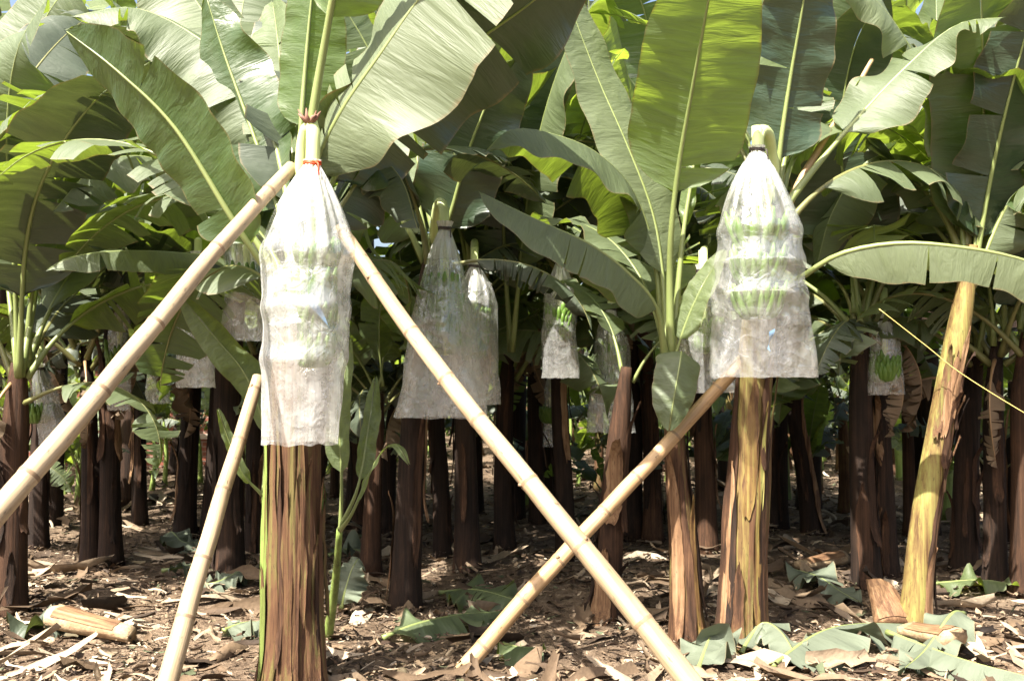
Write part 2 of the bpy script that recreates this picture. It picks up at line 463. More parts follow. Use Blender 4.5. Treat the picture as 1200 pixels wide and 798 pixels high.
def stem_geo(mb, pts, r0, r1, seed, n=24, rows=26):
    rnd = random.Random(seed)
    P = catmull(pts, rows)
    rad = []
    for i in range(rows + 1):
        u = i / rows
        r = r0 + (r1 - r0) * u ** .8
        r *= 1 + .22 * math.exp(-u * 16)
        r *= 1 - .42 * max(0, (u - .72) / .28) ** 1.5
        rad.append(r)
    k = rnd.choice((2, 3)); ph = rnd.uniform(0, 6); tw = rnd.uniform(-.4, .4)
    def lobes(th, L):
        x = ((th * k / 6.2832 + ph + tw * L) % 1)
        return 1 + .085 * (x - .5) + .03 * math.sin(th * 2 + ph + L) + .02 * noise.noise(Vector((math.cos(th) * 2, math.sin(th) * 2, L * 3 + seed)))
    mb.tube(P, rad, n, True, lobes)
    return P, rad

def sheath_strip(root, P, rad, u0, u1, az, wid, seed, peel0=0.0, peel1=.06, mat='sheath', off=.006):
    """dry leaf-sheath strip lying on the stem, peeling off at an end"""
    rnd = random.Random(seed); mb = MB(); rows = []
    m = 22; nn = len(P) - 1
    outer = []
    for i in range(m + 1):
        t = i / m; u = u0 + (u1 - u0) * t
        x = u * nn; k = min(nn - 1, int(x)); f = x - k
        c = P[k].lerp(P[k + 1], f); r = (rad[k] + (rad[k + 1] - rad[k]) * f) * 1.05 + off
        pe = peel1 * max(0, (t - .7) / .3) ** 2 + peel0 * max(0, (.25 - t) / .25) ** 2
        w = wid * (1 + .25 * noise.noise(Vector((t * 4, seed * 1.7, 0)))) * (1 - .85 * max(0, (t - .55) / .45) ** 1.6) * (1 - .5 * max(0, (.2 - t) / .2) ** 1.5)
        row = []
        for j in range(7):
            s = j / 6 - .5
            a = R(az) + s * w / r * (1 + .35 * noise.noise(Vector((t * 9, seed * 3.1, s * 2)))) + .10 * noise.noise(Vector((t * 2, seed, 5)))
            rr = r + pe + .012 * abs(s) * 2 * noise.noise(Vector((t * 5, s * 3, seed)))
            row.append(c + Vector((math.cos(a) * rr, math.sin(a) * rr, .01 * noise.noise(Vector((s * 9, t * 3, seed))) if 0 < t < 1 else .05 * noise.noise(Vector((s * 7, t, seed))))))
        rows.append(row)
    # thickness: a second skin slightly inside
    mb.grid(rows, flip=True)
    inner = []
    for row, i in zip(rows, range(m + 1)):
        t = i / m; u = u0 + (u1 - u0) * t; x = u * nn; k = min(nn - 1, int(x)); c = P[k].lerp(P[k + 1], x - k)
        inner.append([p + (Vector((c.x, c.y, p.z)) - p).normalized() * .003 for p in row])
    mb.grid(inner)
    return mb.build('dry_sheath', M[mat], root)

def hero_leaf(root, pts, hw, n, mat='leaf', rib='rib', **kw):
    base = root.location
    path = [at(*p) - base for p in pts]
    a, b = MB(), MB()
    kw.setdefault('ny', 60); kw.setdefault('nx', 8)
    leaf_geo(a, b, path, n, hw, **kw)
    o = a.build('leaf', M[mat], root)
    b.build('midrib', M[rib], o)
    return o

# ------------------------------------------------------------------ fruit
def finger(mb, base, out, up, L, r):
    """one banana: leaves the stalk along `out` and curves towards `up`"""
    pts = []; rr = []
    for i in range(8):
        t = i / 7
        a = R(-30 + 105 * t)
        p = base + (out * math.sin(R(60) + t * .9) + Vector((0, 0, 0))) * (L * .62 * t) + up * (L * (-.20 * math.sin(t * 2.2) + .80 * t * t))
        pts.append(p)
        rr.append(r * (.35 + .75 * math.sin(math.pi * min(1, .12 + t * .82)) ** .6) if t < .99 else r * .3)
    mb.tube(pts, rr, 7)

def bunch(root, top, length, hands, width, seed, mat='banana', sub=True, front=None, drop=.36, nf=12, fr=.0195):
    """fruit stalk with tiers (hands) of green bananas; top is the knot point, in the plant's local space"""
    rnd = random.Random(seed)
    st = MB()
    st.tube([top + Vector((0, 0, .12)), top + Vector((0, 0, -.2)), top + Vector((.01, .01, -length))], [.026, .024, .014], 8)
    s = st.build('fruit_stalk', M['stalk'], root)
    allm = MB()
    for h in range(hands):
        mb = MB() if sub else allm
        z = -drop - (length - drop - .06) * h / max(1, hands - 1)
        c = top + Vector((0, 0, z))
        k = 1 - .25 * h / hands
        a0 = rnd.uniform(0, 360) if front is None else front + rnd.uniform(-12, 12)
        for row in range(2):
            for i in range(nf):
                a = R(a0 + (i - (nf - 1) / 2) * (250 / nf) + row * 125 / nf + rnd.uniform(-4, 4))
                out = Vector((math.cos(a), math.sin(a), 0))
                finger(mb, c + Vector((0, 0, -.035 * row)) + out * .025, out, Vector((0, 0, 1)), width * k * rnd.uniform(.92, 1.08) * (1 - .08 * row), fr * k * rnd.uniform(.9, 1.08))
        if sub: mb.build('banana_hand', M[mat], s)
    if not sub: allm.build('banana_bunch', M[mat], s)
    return s

# ------------------------------------------------------------------ bags
def bag(label, top, h, wid_t, wid_b, depth, seed, mat='bag', tie='dark_tie', ruffle=.05, shoulder=.3, lean=(0, 0), bulges=(), ribbon=None, seg=72, rows=56, group='plastic sleeves tied over banana bunches', sleeves=(), wob=1.0):
    """thin plastic sleeve tied round the stalk, gathered into pleats, open below"""
    root = empty('bunch_bag', top); tag(root, label, 'bag', group)
    mb = MB(); rs = []; us = []
    for i in range(rows + 1):
        t = i / rows
        z = ruffle - (h + ruffle) * t
        d = max(0, -z) / h
        if z > 0: rx = .030 + .35 * z; ry = rx
        else:
            e = min(1, d / shoulder); e = e * (1.35 - .35 * e)
            rx = .026 + (wid_t / 2 - .026) * e
            if d > shoulder: rx = wid_t / 2 + (wid_b - wid_t) / 2 * ((d - shoulder) / (1 - shoulder))
            ry = .026 + (depth / 2 - .026) * e
            if d > .62: ry *= 1 - .35 * (d - .62) / .38
        for (bt, ba) in bulges:
            rx *= 1 + ba * math.exp(-((d - bt) / .035) ** 2); ry *= 1 + 1.6 * ba * math.exp(-((d - bt) / .035) ** 2)
        row = []; ur = []
        cx = lean[0] * d + .012 * wob * noise.noise(Vector((seed, d * 4, 0)))
        for j in range(seg):
            th = 2 * math.pi * j / seg
            pl = (1 - min(1, d / .5)) ** 1.2
            w = 1 + pl * (.10 * math.sin(th * 9 + seed + 2 * d) + .09 * math.sin(th * 17 + seed * 2) + .07 * noise.noise(Vector((th * 5, seed, d * 3))))
            cr = noise.noise(Vector((math.cos(th) * 2.2 + seed, math.sin(th) * 2.2, d * 7))) * .050 + noise.noise(Vector((math.cos(th) * 6 + seed, math.sin(th) * 6, d * 14))) * .016
            w += cr * wob * min(1, d / .15)
            # long soft folds hanging through the lower sleeve
            w += .05 * wob * max(0, d - .3) * math.sin(th * 5 + seed + 3 * math.sin(d * 3))
            zz = z
            if i == rows: zz += .012 * noise.noise(Vector((math.cos(th) * 3, math.sin(th) * 3, seed + 9)))
            row.append(Vector((cx + math.cos(th) * rx * w, lean[1] * d + math.sin(th) * ry * w, zz))); ur.append((j / seg, d))
        rs.append(row); us.append(ur)
    mb.grid(rs, us, close=True)
    mb.build('sleeve', M[mat], root)
    t = MB()
    for q in range(2):
        pts = [Vector((math.cos(a) * .034, math.sin(a) * .034, -.004 + .008 * q + .003 * math.sin(a * 2 + q))) for a in [2 * math.pi * i / 18 for i in range(19)]]
        t.tube(pts, [.0055] * 19, 6, False)
    t.tube([Vector((.02, -.034, 0)), Vector((.035, -.05, -.01)), Vector((.04, -.055, -.06))], [.004, .004, .003], 5)
    t.build('tie', M[tie], root)
    for (d0, d1, w0, w1, sd) in sleeves:      # inner sheets wrapped round single tiers of fruit
        sb = MB(); rr_ = []
        for i in range(11):
            t_ = i / 10; d = d0 + (d1 - d0) * t_
            r = w0 / 2 + (w1 - w0) / 2 * t_ ** .6
            rr_.append([Vector((lean[0] * d + math.cos(a) * r * (1 + .05 * math.sin(a * 6 + sd) + .05 * noise.noise(Vector((math.cos(a) * 3, math.sin(a) * 3, sd + t_ * 2)))), lean[1] * d + math.sin(a) * r * .78,
                                -h * d - .02 * math.sin(a * 3 + sd) * (1 - t_))) for a in [2 * math.pi * k / 40 for k in range(40)]])
        sb.grid(rr_, close=True)
        sb.build('inner_sheet', M['bag_thin'], root)
    if ribbon:
        rx_, rd, L_, ang = ribbon
        r = MB(); rows_ = []
        for i in range(13):
            t_ = i / 12
            c = Vector((rx_ + L_ * t_ * math.sin(R(ang)), -depth * .33 - .01 * math.sin(t_ * 7), -h * rd - L_ * t_ * math.cos(R(ang))))
            wv = Vector((.016 * math.cos(t_ * 2), .006, .008))
            rows_.append([c - wv, c + wv])
        r.grid(rows_); r.build('ribbon', M['blue_ribbon'], root)
    return root

# ------------------------------------------------------------------ bamboo
def bamboo(label, a, b, r0, r1, seed, mat='bamboo', step=.27, sag=.02, name='bamboo_pole'):
    rnd = random.Random(seed)
    a = Vector(a); b = Vector(b); ax = b - a; L = ax.length
    o = empty(name, a)
    q = ax.to_track_quat('Z', 'Y'); o.rotation_mode = 'QUATERNION'; o.rotation_quaternion = q
    tag(o, label, 'bamboo pole', 'bamboo props leaning among the plants')
    zs = [0]; z = rnd.uniform(.08, .25); nodes = []
    while z < L - .03:
        nodes.append(z); z += step * rnd.uniform(.8, 1.2)
    stations = sorted(set([0, L] + [n_ + d for n_ in nodes for d in (-.02, -.008, 0, .006, .012, .03) if 0 < n_ + d < L] + [i * L / 30 for i in range(1, 30)]))
    def cx(z): 
        u = z / L
        return Vector((sag * math.sin(math.pi * u) + .006 * noise.noise(Vector((u * 7, seed, 0))), .006 * noise.noise(Vector((u * 7, seed, 4))) + sag * .4 * math.sin(2 * math.pi * u), z))
    body = MB(); pts = []; rad = []; ring_ = []
    for z in stations:
        r = r0 + (r1 - r0) * z / L
        dn = min((abs(z - n_) for n_ in nodes), default=1)
        r *= 1 + .05 * math.exp(-(dn / .008) ** 2) - .025 * math.exp(-((dn - .02) / .01) ** 2)
        pts.append(cx(z)); rad.append(r); ring_.append(dn < .009)
    body.tube(pts, rad, 16)
    for i in range(len(stations) - 1):
        if ring_[i] and ring_[i + 1]:
            for k in range(16): body.mi[i * 16 + k] = 1
    for n_ in nodes:
        r = r0 + (r1 - r0) * n_ / L
        if rnd.random() < .3:      # stub of a cut side branch
            an = rnd.uniform(0, 6.28); dr = Vector((math.cos(an), math.sin(an), .9)); body.cur = 1
            st = cx(n_) + Vector((math.cos(an), math.sin(an), 0)) * r * .85
            body.tube([st, st + dr * r * .35], [r * .22, r * .15], 7)
    body.build('cane', [M[mat], M['bamboo_node']], o)
    return o

# ------------------------------------------------------------------ plants
USED = []
def plant(label, bpx, bpy_, tops, r0, r1, mat, leaves=(), far=False, group=None, seed=0, dist=None, crown_push=.12, n=24, rows=26, name='banana_plant', cat='banana plant', lsc=1.0):
    """tops: stem way-points as photo pixels (x, y); the last is the crown where the petioles part"""
    if dist is None: base = gnd(bpx, bpy_)
    else: base = Vector(((bpx - 600) / F * dist, dist, 0))
    USED.append((base.x, base.y))
    root = empty(name, base); tag(root, label, cat, group)
    pts = [Vector((0, 0, -.05))]
    for t in tops:
        Y = base.y + (t[2] if len(t) > 2 else 0)
        pts.append(at(t[0], t[1], Y) - base)
    mb = MB(); P, rad = stem_geo(mb, pts, r0, r1, seed, n, rows)
    mb.build('pseudostem', M[mat], root)
    crown(root, pts[-1], leaves, far, seed, lsc)
    return root, P, rad, pts[-1]

def crown(root, top, leaves, far, seed, lsc=1.0):
    rnd = random.Random(seed + 991)
    for lf in leaves:
        cls, az = lf[0], lf[1]
        sc = (lf[2] if len(lf) > 2 else 1) * rnd.uniform(.9, 1.08) * lsc
        dz = {'erect': .02, 'high': -.03, 'arch': -.09, 'droop': -.15, 'hang': -.22}[cls]
        add_leaf(root, cls, rnd.randrange(5), top + Vector((math.cos(R(az)) * .035, math.sin(R(az)) * .035, dz)), az, sc, far, rnd.gauss(0, 5), rnd.gauss(0, 14))

def ring(seed, ne=1, nh=2, na=3, nd=2, nhang=0, a0=None, a1=None):
    """leaf list for a whole crown; azimuths by the golden angle, optionally squeezed into [a0, a1] degrees"""
    rnd = random.Random(seed * 13 + 5)
    out = []; az = rnd.uniform(0, 360)
    for cls, c in (('erect', ne), ('high', nh), ('arch', na), ('droop', nd), ('hang', nhang)):
        for _ in range(c):
            az = (az + 137.5 + rnd.gauss(0, 14)) % 360
            a = az if a0 is None else a0 + (a1 - a0) * az / 360
            out.append((cls, a))
    return out

# ---- the propped plant in front, left
A, AP, AR, Atop = plant('foremost banana plant, thick brown weathered stem under the bright white bag', 345, 806, [(345, 640), (346, 480), (350, 330)], .142, .105, 'stem_front',
    [('arch', 60), ('high', 100), ('arch', 150), ('droop', 75, .9), ('high', 35), ('arch', 170), ('droop', 130), ('erect', 95)], seed=1, n=48, rows=60)
q = random.Random(4)
for i in range(17):
    u = q.choice((0, 0, .02, .1, .2)); 
    sheath_strip(A, AP, AR, u, min(.72, u + q.uniform(.25, .7)), -175 + i * 10.4 + q.uniform(-5, 5), q.uniform(.018, .062), 11 + i, q.uniform(0, .02), q.uniform(.002, .02),
                 q.choice(('stem_front', 'stem_red', 'stem_front', 'stem_red', 'stem_front', 'stem_dark')), .003 + .0016 * (i * 7 % 6))
sheath_strip(A, AP, AR, .0, .75, -140, .055, 71, .0, .01, 'stem_green', .013)
hero_leaf(A, [(346, 350, 4.14), (310, 310, 4.0), (271, 252, 3.9), (206, 150, 3.85), (140, 85, 3.85), (74, 34, 3.9)], .225, (.35, .75, .5), 'leaf', 'rib', pet=.20, fold=10, curl=14, tears=1, ripple=.016, seed=21, tearvar=5)
hero_leaf(A, [(352, 300, 4.15), (370, 195, 4.08), (398, 132, 4.0), (446, 62, 3.92), (498, -10, 3.85), (585, -100, 3.7), (690, -150, 3.55)], .44, (-.48, -.8, .34), 'leaf_sunlit', 'rib', pet=.15, btap=.55, fold=-18, curl=8, tears=4, ripple=.03, seed=22, tearvar=5)
hero_leaf(A, [(350, 300, 4.2), (352, 180, 4.25), (360, 60, 4.25), (372, -70, 4.2)], .17, (.1, .8, .3), 'leaf_young', 'rib', pet=.42, fold=35, curl=10, tears=0, ripple=.01, seed=23)
hero_leaf(A, [(356, 290, 4.12), (365, 160, 4.02), (380, 60, 3.95), (402, -50, 3.8), (440, -150, 3.6)], .2, (.2, .8, .4), 'leaf_young', 'rib', pet=.62, fold=30, curl=10, tears=0, seed=24, ribr=.019)
hero_leaf(A, [(345, 310, 4.2), (330, 200, 4.35), (300, 110, 4.5), (240, 50, 4.6), (160, 10, 4.6), (80, 20, 4.5)], .27, (-.2, -.45, .8), 'leaf', 'rib', pet=.26, fold=-14, curl=30, tears=3, ripple=.03, seed=25)
hero_leaf(A, [(346, 320, 4.22), (325, 235, 4.35), (295, 150, 4.45), (262, 60, 4.5), (240, -10, 4.5)], .2, (.3, .8, .3), 'leaf', 'rib', pet=.22, fold=14, curl=12, tears=1, seed=26)
hero_leaf(A, [(350, 325, 4.2), (400, 240, 4.35), (440, 190, 4.45), (470, 210, 4.4), (490, 270, 4.3)], .20, (.2, -.1, 1), 'leaf_old_shade', 'rib_dark', pet=.25, fold=-30, curl=30, tears=3, seed=27)
hero_leaf(A, [(352, 310, 4.2), (392, 205, 4.3), (452, 135, 4.3), (535, 65, 4.2), (620, 5, 4.05), (710, -70, 3.9)], .30, (-.25, .6, .7), 'leaf_old_shade', 'rib', pet=.2, fold=4, curl=30, tears=3, ripple=.05, seed=28)
hero_leaf(A, [(346, 320, 4.25), (318, 190, 4.6), (270, 70, 4.9), (205, -30, 5.0), (120, -90, 5.0)], .36, (.3, -.7, .6), 'leaf_sunlit', 'rib', pet=.2, fold=-8, curl=24, tears=5, ripple=.04, seed=29)
# bent fruit stalk over the top of the crown
bg = MB()
bg.tube(catmull([Atop + Vector((0, -.02, -.05)), at(352, 230, 4.05) - A.location, at(356, 165, 3.98) - A.location, at(366, 146, 3.93) - A.location, at(367, 170, 3.92) - A.location, at(366, 200, 3.92) - A.location], 24), [.034] * 9 + [.030] * 16, 10)
bg.build('bent_stalk', M['stalk'], A)
bk = MB()
for i in range(7):
    an = i * .9; c = at(363, 146, 3.92) - A.location
    bk.tube([c, c + Vector((math.cos(an) * .03, -.01 + math.sin(an) * .02, .025)), c + Vector((math.cos(an) * .05, -.02, .05 + .02 * math.sin(i * 3)))], [.012, .009, .002], 5)
bk.build('withered_bract', M['bract'], A)
kA = at(366, 192, 3.92)
bunch(A, kA - A.location, .86, 4, .165, 31, drop=.42)
bag('bright white crumpled bag with a red tie, in front beside the left bamboo poles', kA, 1.175, .38, .315, .36, 3.0, 'bag_white', 'red_tie', .015, .30, (-.045, .02),
    [(.33, .05), (.52, .06), (.7, .05)], (.01, .48, .16, 35), 96, 80, sleeves=[(.335, .415, .10, .30, 1), (.50, .575, .10, .29, 2), (.645, .70, .08, .27, 4)])
# young suckers at its foot
def sucker(label, bx, by, blades, seed, r=.02, mat='stem_green', leafmat='leaf_young', stem_top=None):
    base = gnd(bx, by); root = empty('banana_sucker', base); tag(root, label, 'banana sucker', 'young suckers between the stems')
    mb = MB(); top = at(*stem_top) - base
    mb.tube(catmull([Vector((0, 0, -.03)), top * .5 + Vector((.01, 0, 0)), top], 12), [r * (1 - .45 * i / 12) for i in range(13)], 10)
    mb.build('pseudostem', M[mat], root)
    for i, (pts, hw, nrm, kw) in enumerate(blades):
        hero_leaf(root, [stem_top] + pts, hw, nrm, leafmat, 'rib', ny=30, nx=4, seed=seed + i, ribr=.008, **{**dict(tears=0, ripple=.006), **kw})
    return root
sucker('thin green sucker with a narrow upright leaf right of the foremost stem', 384, 742, [
    ([(400, 560, 4.62), (398, 500, 4.62), (404, 440, 4.6), (410, 395, 4.6)], .065, (-.3, -.8, .2), dict(pet=.3, fold=25, curl=8)),
    ([(420, 570, 4.6), (432, 500, 4.65), (440, 440, 4.7)], .05, (.3, .7, .3), dict(pet=.35, fold=25, curl=8)),
    ([(412, 600, 4.55), (440, 540, 4.5), (462, 520, 4.45), (480, 545, 4.4)], .03, (0, -.3, 1), dict(pet=.3, fold=5, curl=20))], 400, .028, stem_top=(398, 620, 4.65))
sucker('sucker left of the foremost stem, dark green leaf reaching over the low bamboo', 313, 690, [
    ([(308, 500, 5.15), (288, 440, 5.1), (252, 395, 5.05), (210, 345, 5.0)], .105, (-.3, -.55, .7), dict(pet=.28, fold=-10, curl=25)),
    ([(285, 555, 5.1), (268, 515, 5.05), (255, 478, 5.0)], .03, (.2, -.6, .5), dict(pet=.2, fold=20, curl=8)),
    ([(318, 480, 5.3), (330, 400, 5.35), (328, 330, 5.4)], .05, (.3, .7, .3), dict(pet=.35, fold=20, curl=8))], 420, .024, stem_top=(309, 580, 5.2))

# ---- right bagged plant
B, BP, BR, Btop = plant('banana plant with yellow brown stem below the right bag showing green bananas', 866, 752, [(872, 620), (884, 440), (898, 300), (908, 235)], .122, .08, 'stem_bright',
    [('high', 70), ('arch', 110), ('arch', 40), ('droop', 95), ('high', 140, .9), ('droop', 20, .9)], seed=2, n=40, rows=50)
for i, (az, u0, u1, wd, m_) in enumerate(((-155, 0, .62, .09, 'stem_red'), (-142, 0, .42, .06, 'sheath'), (-128, .04, .36, .035, 'stem_dark'), (-100, .30, .60, .07, 'stem_yellow'), (-84, 0, .52, .03, 'stem_front'),
        (-66, .02, .55, .04, 'stem_yellow'), (-50, 0, .48, .06, 'stem_red'), (-34, 0, .6, .05, 'stem_front'), (-18, .05, .5, .06, 'stem_dark'), (-112, 0, .2, .07, 'stem_front'), (-60, .40, .66, .05, 'stem_red'))):
    sheath_strip(B, BP, BR, u0, u1, az, wd, 41 + i, .01 * (i % 3), .012 + .01 * (i % 2), m_, .004 + .002 * (i % 4))
hero_leaf(B, [(908, 240, 4.95), (914, 170, 4.9), (926, 90, 4.85), (940, 10, 4.75), (955, -90, 4.6)], .24, (-.15, .8, .4), 'leaf_old_shade', 'rib', pet=.16, fold=12, curl=20, tears=1, ripple=.025, seed=51)
hero_leaf(B, [(912, 250, 5.0), (955, 195, 5.05), (1003, 140, 5.1), (1060, 80, 5.1), (1120, 30, 5.0), (1180, 20, 4.9)], .23, (.1, -.4, .9), 'leaf', 'rib', pet=.36, fold=-6, curl=28, tears=3, seed=52)
hero_leaf(B, [(903, 345, 5.02), (940, 322, 4.85), (985, 296, 4.7), (1050, 284, 4.6), (1120, 288, 4.5), (1200, 304, 4.45), (1290, 342, 4.4), (1370, 420, 4.35)], .20, (.02, -.62, .85), 'leaf_sunlit', 'rib', pet=.17, fold=-58, curl=12, tears=2, ripple=.015, seed=53, tearvar=5, gap=.012)
hero_leaf(B, [(905, 240, 5.05), (890, 150, 5.15), (880, 60, 5.25), (860, -30, 5.3)], .2, (0, -.8, .3), 'leaf_young', 'rib', pet=.3, fold=10, curl=10, tears=1, seed=54)
bs = MB()
bs.tube(catmull([Btop + Vector((0, 0, -.06)), at(905, 190, 4.9) - B.location, at(900, 158, 4.78) - B.location, at(890, 156, 4.7) - B.location, at(887, 185, 4.68) - B.location], 20), [.036] * 9 + [.030] * 12, 10)
bs.build('bent_stalk', M['stalk'], B)
kB = at(887, 176, 4.68)
bunch(B, kB - B.location, .85, 3, .225, 32, front=-90, drop=.46, nf=9, fr=.0225)
bag('wide cloudy bag with three tiers of green bananas showing, on the right', kB, 1.14, .39, .54, .40, 8.0, 'bag', 'dark_tie', .02, .34, (.015, 0),
    [(.36, .04), (.50, .05), (.64, .05)], (.03, .80, .10, -10), 96, 80, sleeves=[(.45, .49, .16, .37, 5), (.60, .63, .14, .35, 6)])

# ---- slim young plant left of it
Pp, PP, PR, Ptop = plant('slim young plant with pale green stalks and brown foot, left of the right bag', 806, 748, [(800, 640), (792, 540), (786, 400)], .098, .045, 'stem_front',
    [('arch', 80, .8), ('high', 120, .85)], seed=3, n=32, rows=40)
sheath_strip(Pp, PP, PR, .0, .5, -60, .04, 61, .02, .05, 'stem_yellow'); sheath_strip(Pp, PP, PR, .0, .6, -85, .045, 63, .01, .02, 'stem_red'); sheath_strip(Pp, PP, PR, .1, .8, -30, .04, 64, .01, .02, 'stem_dark')
sheath_strip(Pp, PP, PR, .05, .65, -120, .07, 62, .02, .06, 'sheath')
hero_leaf(Pp, [(786, 420, 5.0), (785, 330, 4.95), (787, 265, 4.85), (796, 190, 4.75), (812, 100, 4.55), (830, 0, 4.3), (848, -100, 4.05)], .33, (.12, .78, .5), 'leaf_young', 'rib', pet=.39, btap=.2, fold=13, curl=16, tears=1, ripple=.014, seed=71)
hero_leaf(Pp, [(784, 420, 5.02), (778, 330, 5.08), (765, 250, 5.12), (735, 170, 5.15), (702, 95, 5.2), (675, 25, 5.2), (650, -45, 5.15)], .21, (.55, -.75, .35), 'leaf_sunlit', 'rib', pet=.2, fold=8, curl=14, tears=0, ripple=.014, seed=72)
hero_leaf(Pp, [(784, 430, 5.0), (770, 360, 4.85), (735, 318, 4.7), (690, 285, 4.55), (630, 258, 4.42), (560, 224, 4.35)], .19, (.05, -.35, .95), 'leaf', 'rib', pet=.22, fold=-52, curl=10, tears=2, ripple=.012, seed=73, tearvar=6, gap=.015)
hero_leaf(Pp, [(782, 425, 5.1), (768, 300, 5.1), (742, 225, 5.0), (700, 180, 4.75), (650, 158, 4.55), (600, 152, 4.4), (566, 180, 4.32)], .25, (.05, -.12, 1), 'leaf', 'rib', pet=.26, fold=-48, curl=16, tears=2, ripple=.02, seed=74, tearvar=7)
hero_leaf(Pp, [(788, 430, 4.95), (798, 412, 4.85), (797, 425, 4.78), (790, 465, 4.74), (784, 505, 4.74)], .12, (.1, -.9, .3), 'leaf', 'rib', pet=.2, fold=-10, curl=15, tears=0, ripple=.008, seed=75, ribr=.008)
hero_leaf(Pp, [(788, 425, 4.98), (806, 372, 4.95), (826, 330, 4.92), (850, 292, 4.9)], .085, (-.4, -.6, .5), 'leaf_young', 'rib', pet=.2, fold=10, curl=15, tears=0, ripple=.006, seed=76, ribr=.008)
hero_leaf(Pp, [(787, 425, 5.02), (800, 280, 5.05), (812, 200, 5.08), (822, 110, 5.1)], .05, (.1, .8, .3), 'leaf_young', 'rib', pet=.5, fold=40, curl=0, tears=0, seed=77, ribr=.015)

# ---- leaning yellow stem, right
Cc, CP, CR, Ctop = plant('leaning bright yellow stem with peeling brown bark on the right', 1070, 728, [(1083, 610), (1104, 490), (1128, 360), (1139, 288)], .076, .060, 'stem_bright',
    [('arch', 60), ('high', 100), ('arch', 130), ('droop', 85)], seed=4, n=36, rows=50)
for i, (az, u0, u1, wd, m_) in enumerate(((-50, .02, .46, .06, 'stem_red'), (-30, .0, .50, .06, 'sheath'), (-12, .05, .6, .05, 'stem_dark'), (-66, .0, .22, .05, 'sheath'), (-45, .36, .60, .06, 'sheath'), (-75, .42, .62, .05, 'stem_red'),
        (-100, .50, .72, .05, 'sheath'), (-40, .52, .72, .05, 'stem_red'), (-125, .5, .74, .045, 'stem_front'), (-70, .55, .78, .04, 'sheath'))):
    sheath_strip(Cc, CP, CR, u0, u1, az, wd, 81 + i, .012 * (i % 3), .02 + .015 * (i % 3), m_, .004 + .002 * (i % 4))
hero_leaf(Cc, [(1137, 335, 5.42), (1150, 210, 5.4), (1152, 120, 5.25), (1150, 20, 5.05), (1146, -90, 4.8)], .29, (-.05, .8, .45), 'leaf', 'rib', pet=.13, fold=10, curl=14, tears=1, ripple=.015, seed=91)
hero_leaf(Cc, [(1138, 335, 5.42), (1158, 220, 5.35), (1178, 130, 5.2), (1205, 30, 5.05), (1235, -60, 4.9)], .25, (-.2, .75, .4), 'leaf_old_shade', 'rib', pet=.14, fold=14, curl=24, tears=3, ripple=.03, seed=92)
hero_leaf(Cc, [(1136, 335, 5.42), (1122, 215, 5.5), (1098, 135, 5.45), (1066, 55, 5.35), (1020, -5, 5.2), (960, -30, 5.0)], .25, (.45, -.7, .55), 'leaf_sunlit', 'rib', pet=.18, fold=0, curl=22, tears=4, ripple=.03, seed=93)
hero_leaf(Cc, [(1136, 335, 5.44), (1105, 230, 5.75), (1068, 185, 5.85), (1015, 190, 5.9), (975, 250, 5.9), (955, 320, 5.85)], .25, (-.1, -.3, 1), 'leaf', 'rib', pet=.2, fold=-25, curl=30, tears=4, ripple=.03, seed=94)
hero_leaf(Cc, [(1138, 335, 5.42), (1180, 240, 5.4), (1215, 215, 5.2), (1255, 240, 5.0)], .24, (.1, -.3, 1), 'leaf', 'rib', pet=.2, fold=-30, curl=30, tears=4, seed=95)

# ---- nearer plants of the shaded rows, each with its own base, crown and leaves
def near(label, bx, by, tops, r0, r1, mat, seed, leaves=None, low=None, extra=True, **kw):
    b = gnd(bx, by); q = random.Random(seed + 70); r0 *= .82; r1 *= .8
    p = plant(label, bx, by, tops, r0, r1, mat, (list(leaves) + (ring(seed, 1, 1, 1, 0, 0, 0, 180) if extra else [])) if leaves is not None else ring(seed, 1, 3, 3, 2), far=b.y > 9.0, seed=seed, **kw)
    for i in range(q.choice((2, 3, 4)) if low is None else low):      # older leaves hanging low round the stem
        az = q.choice((q.uniform(-65, 90), q.uniform(90, 245)))
        add_leaf(p[0], q.choice(('droop', 'droop', 'arch', 'hang')), q.randrange(5), p[3] + Vector((math.cos(R(az)) * .04, math.sin(R(az)) * .04, -q.uniform(.1, .32))), az, q.uniform(.62, .9), b.y > 9.0, q.gauss(-8, 8), q.gauss(0, 18))
    if low is None and q.random() < .55:      # a dead leaf hanging down along the stem
        az = q.uniform(-160, -20)
        add_leaf(p[0], 'hang', q.choice((0, 3)), p[3] + Vector((math.cos(R(az)) * .05, math.sin(R(az)) * .05, -.12)), az, q.uniform(.5, .75), b.y > 9.0, -55, q.gauss(0, 25))
    for i in range(4):
        u = q.uniform(0, .5)
        sheath_strip(p[0], p[1], p[2], u, min(.95, u + q.uniform(.2, .5)), q.uniform(-190, 10), q.uniform(.025, .07), seed * 10 + i, q.uniform(0, .04), q.uniform(.02, .09), q.choice(('sheath', 'stem_red', 'stem_dark', 'stem_red')))
    return p

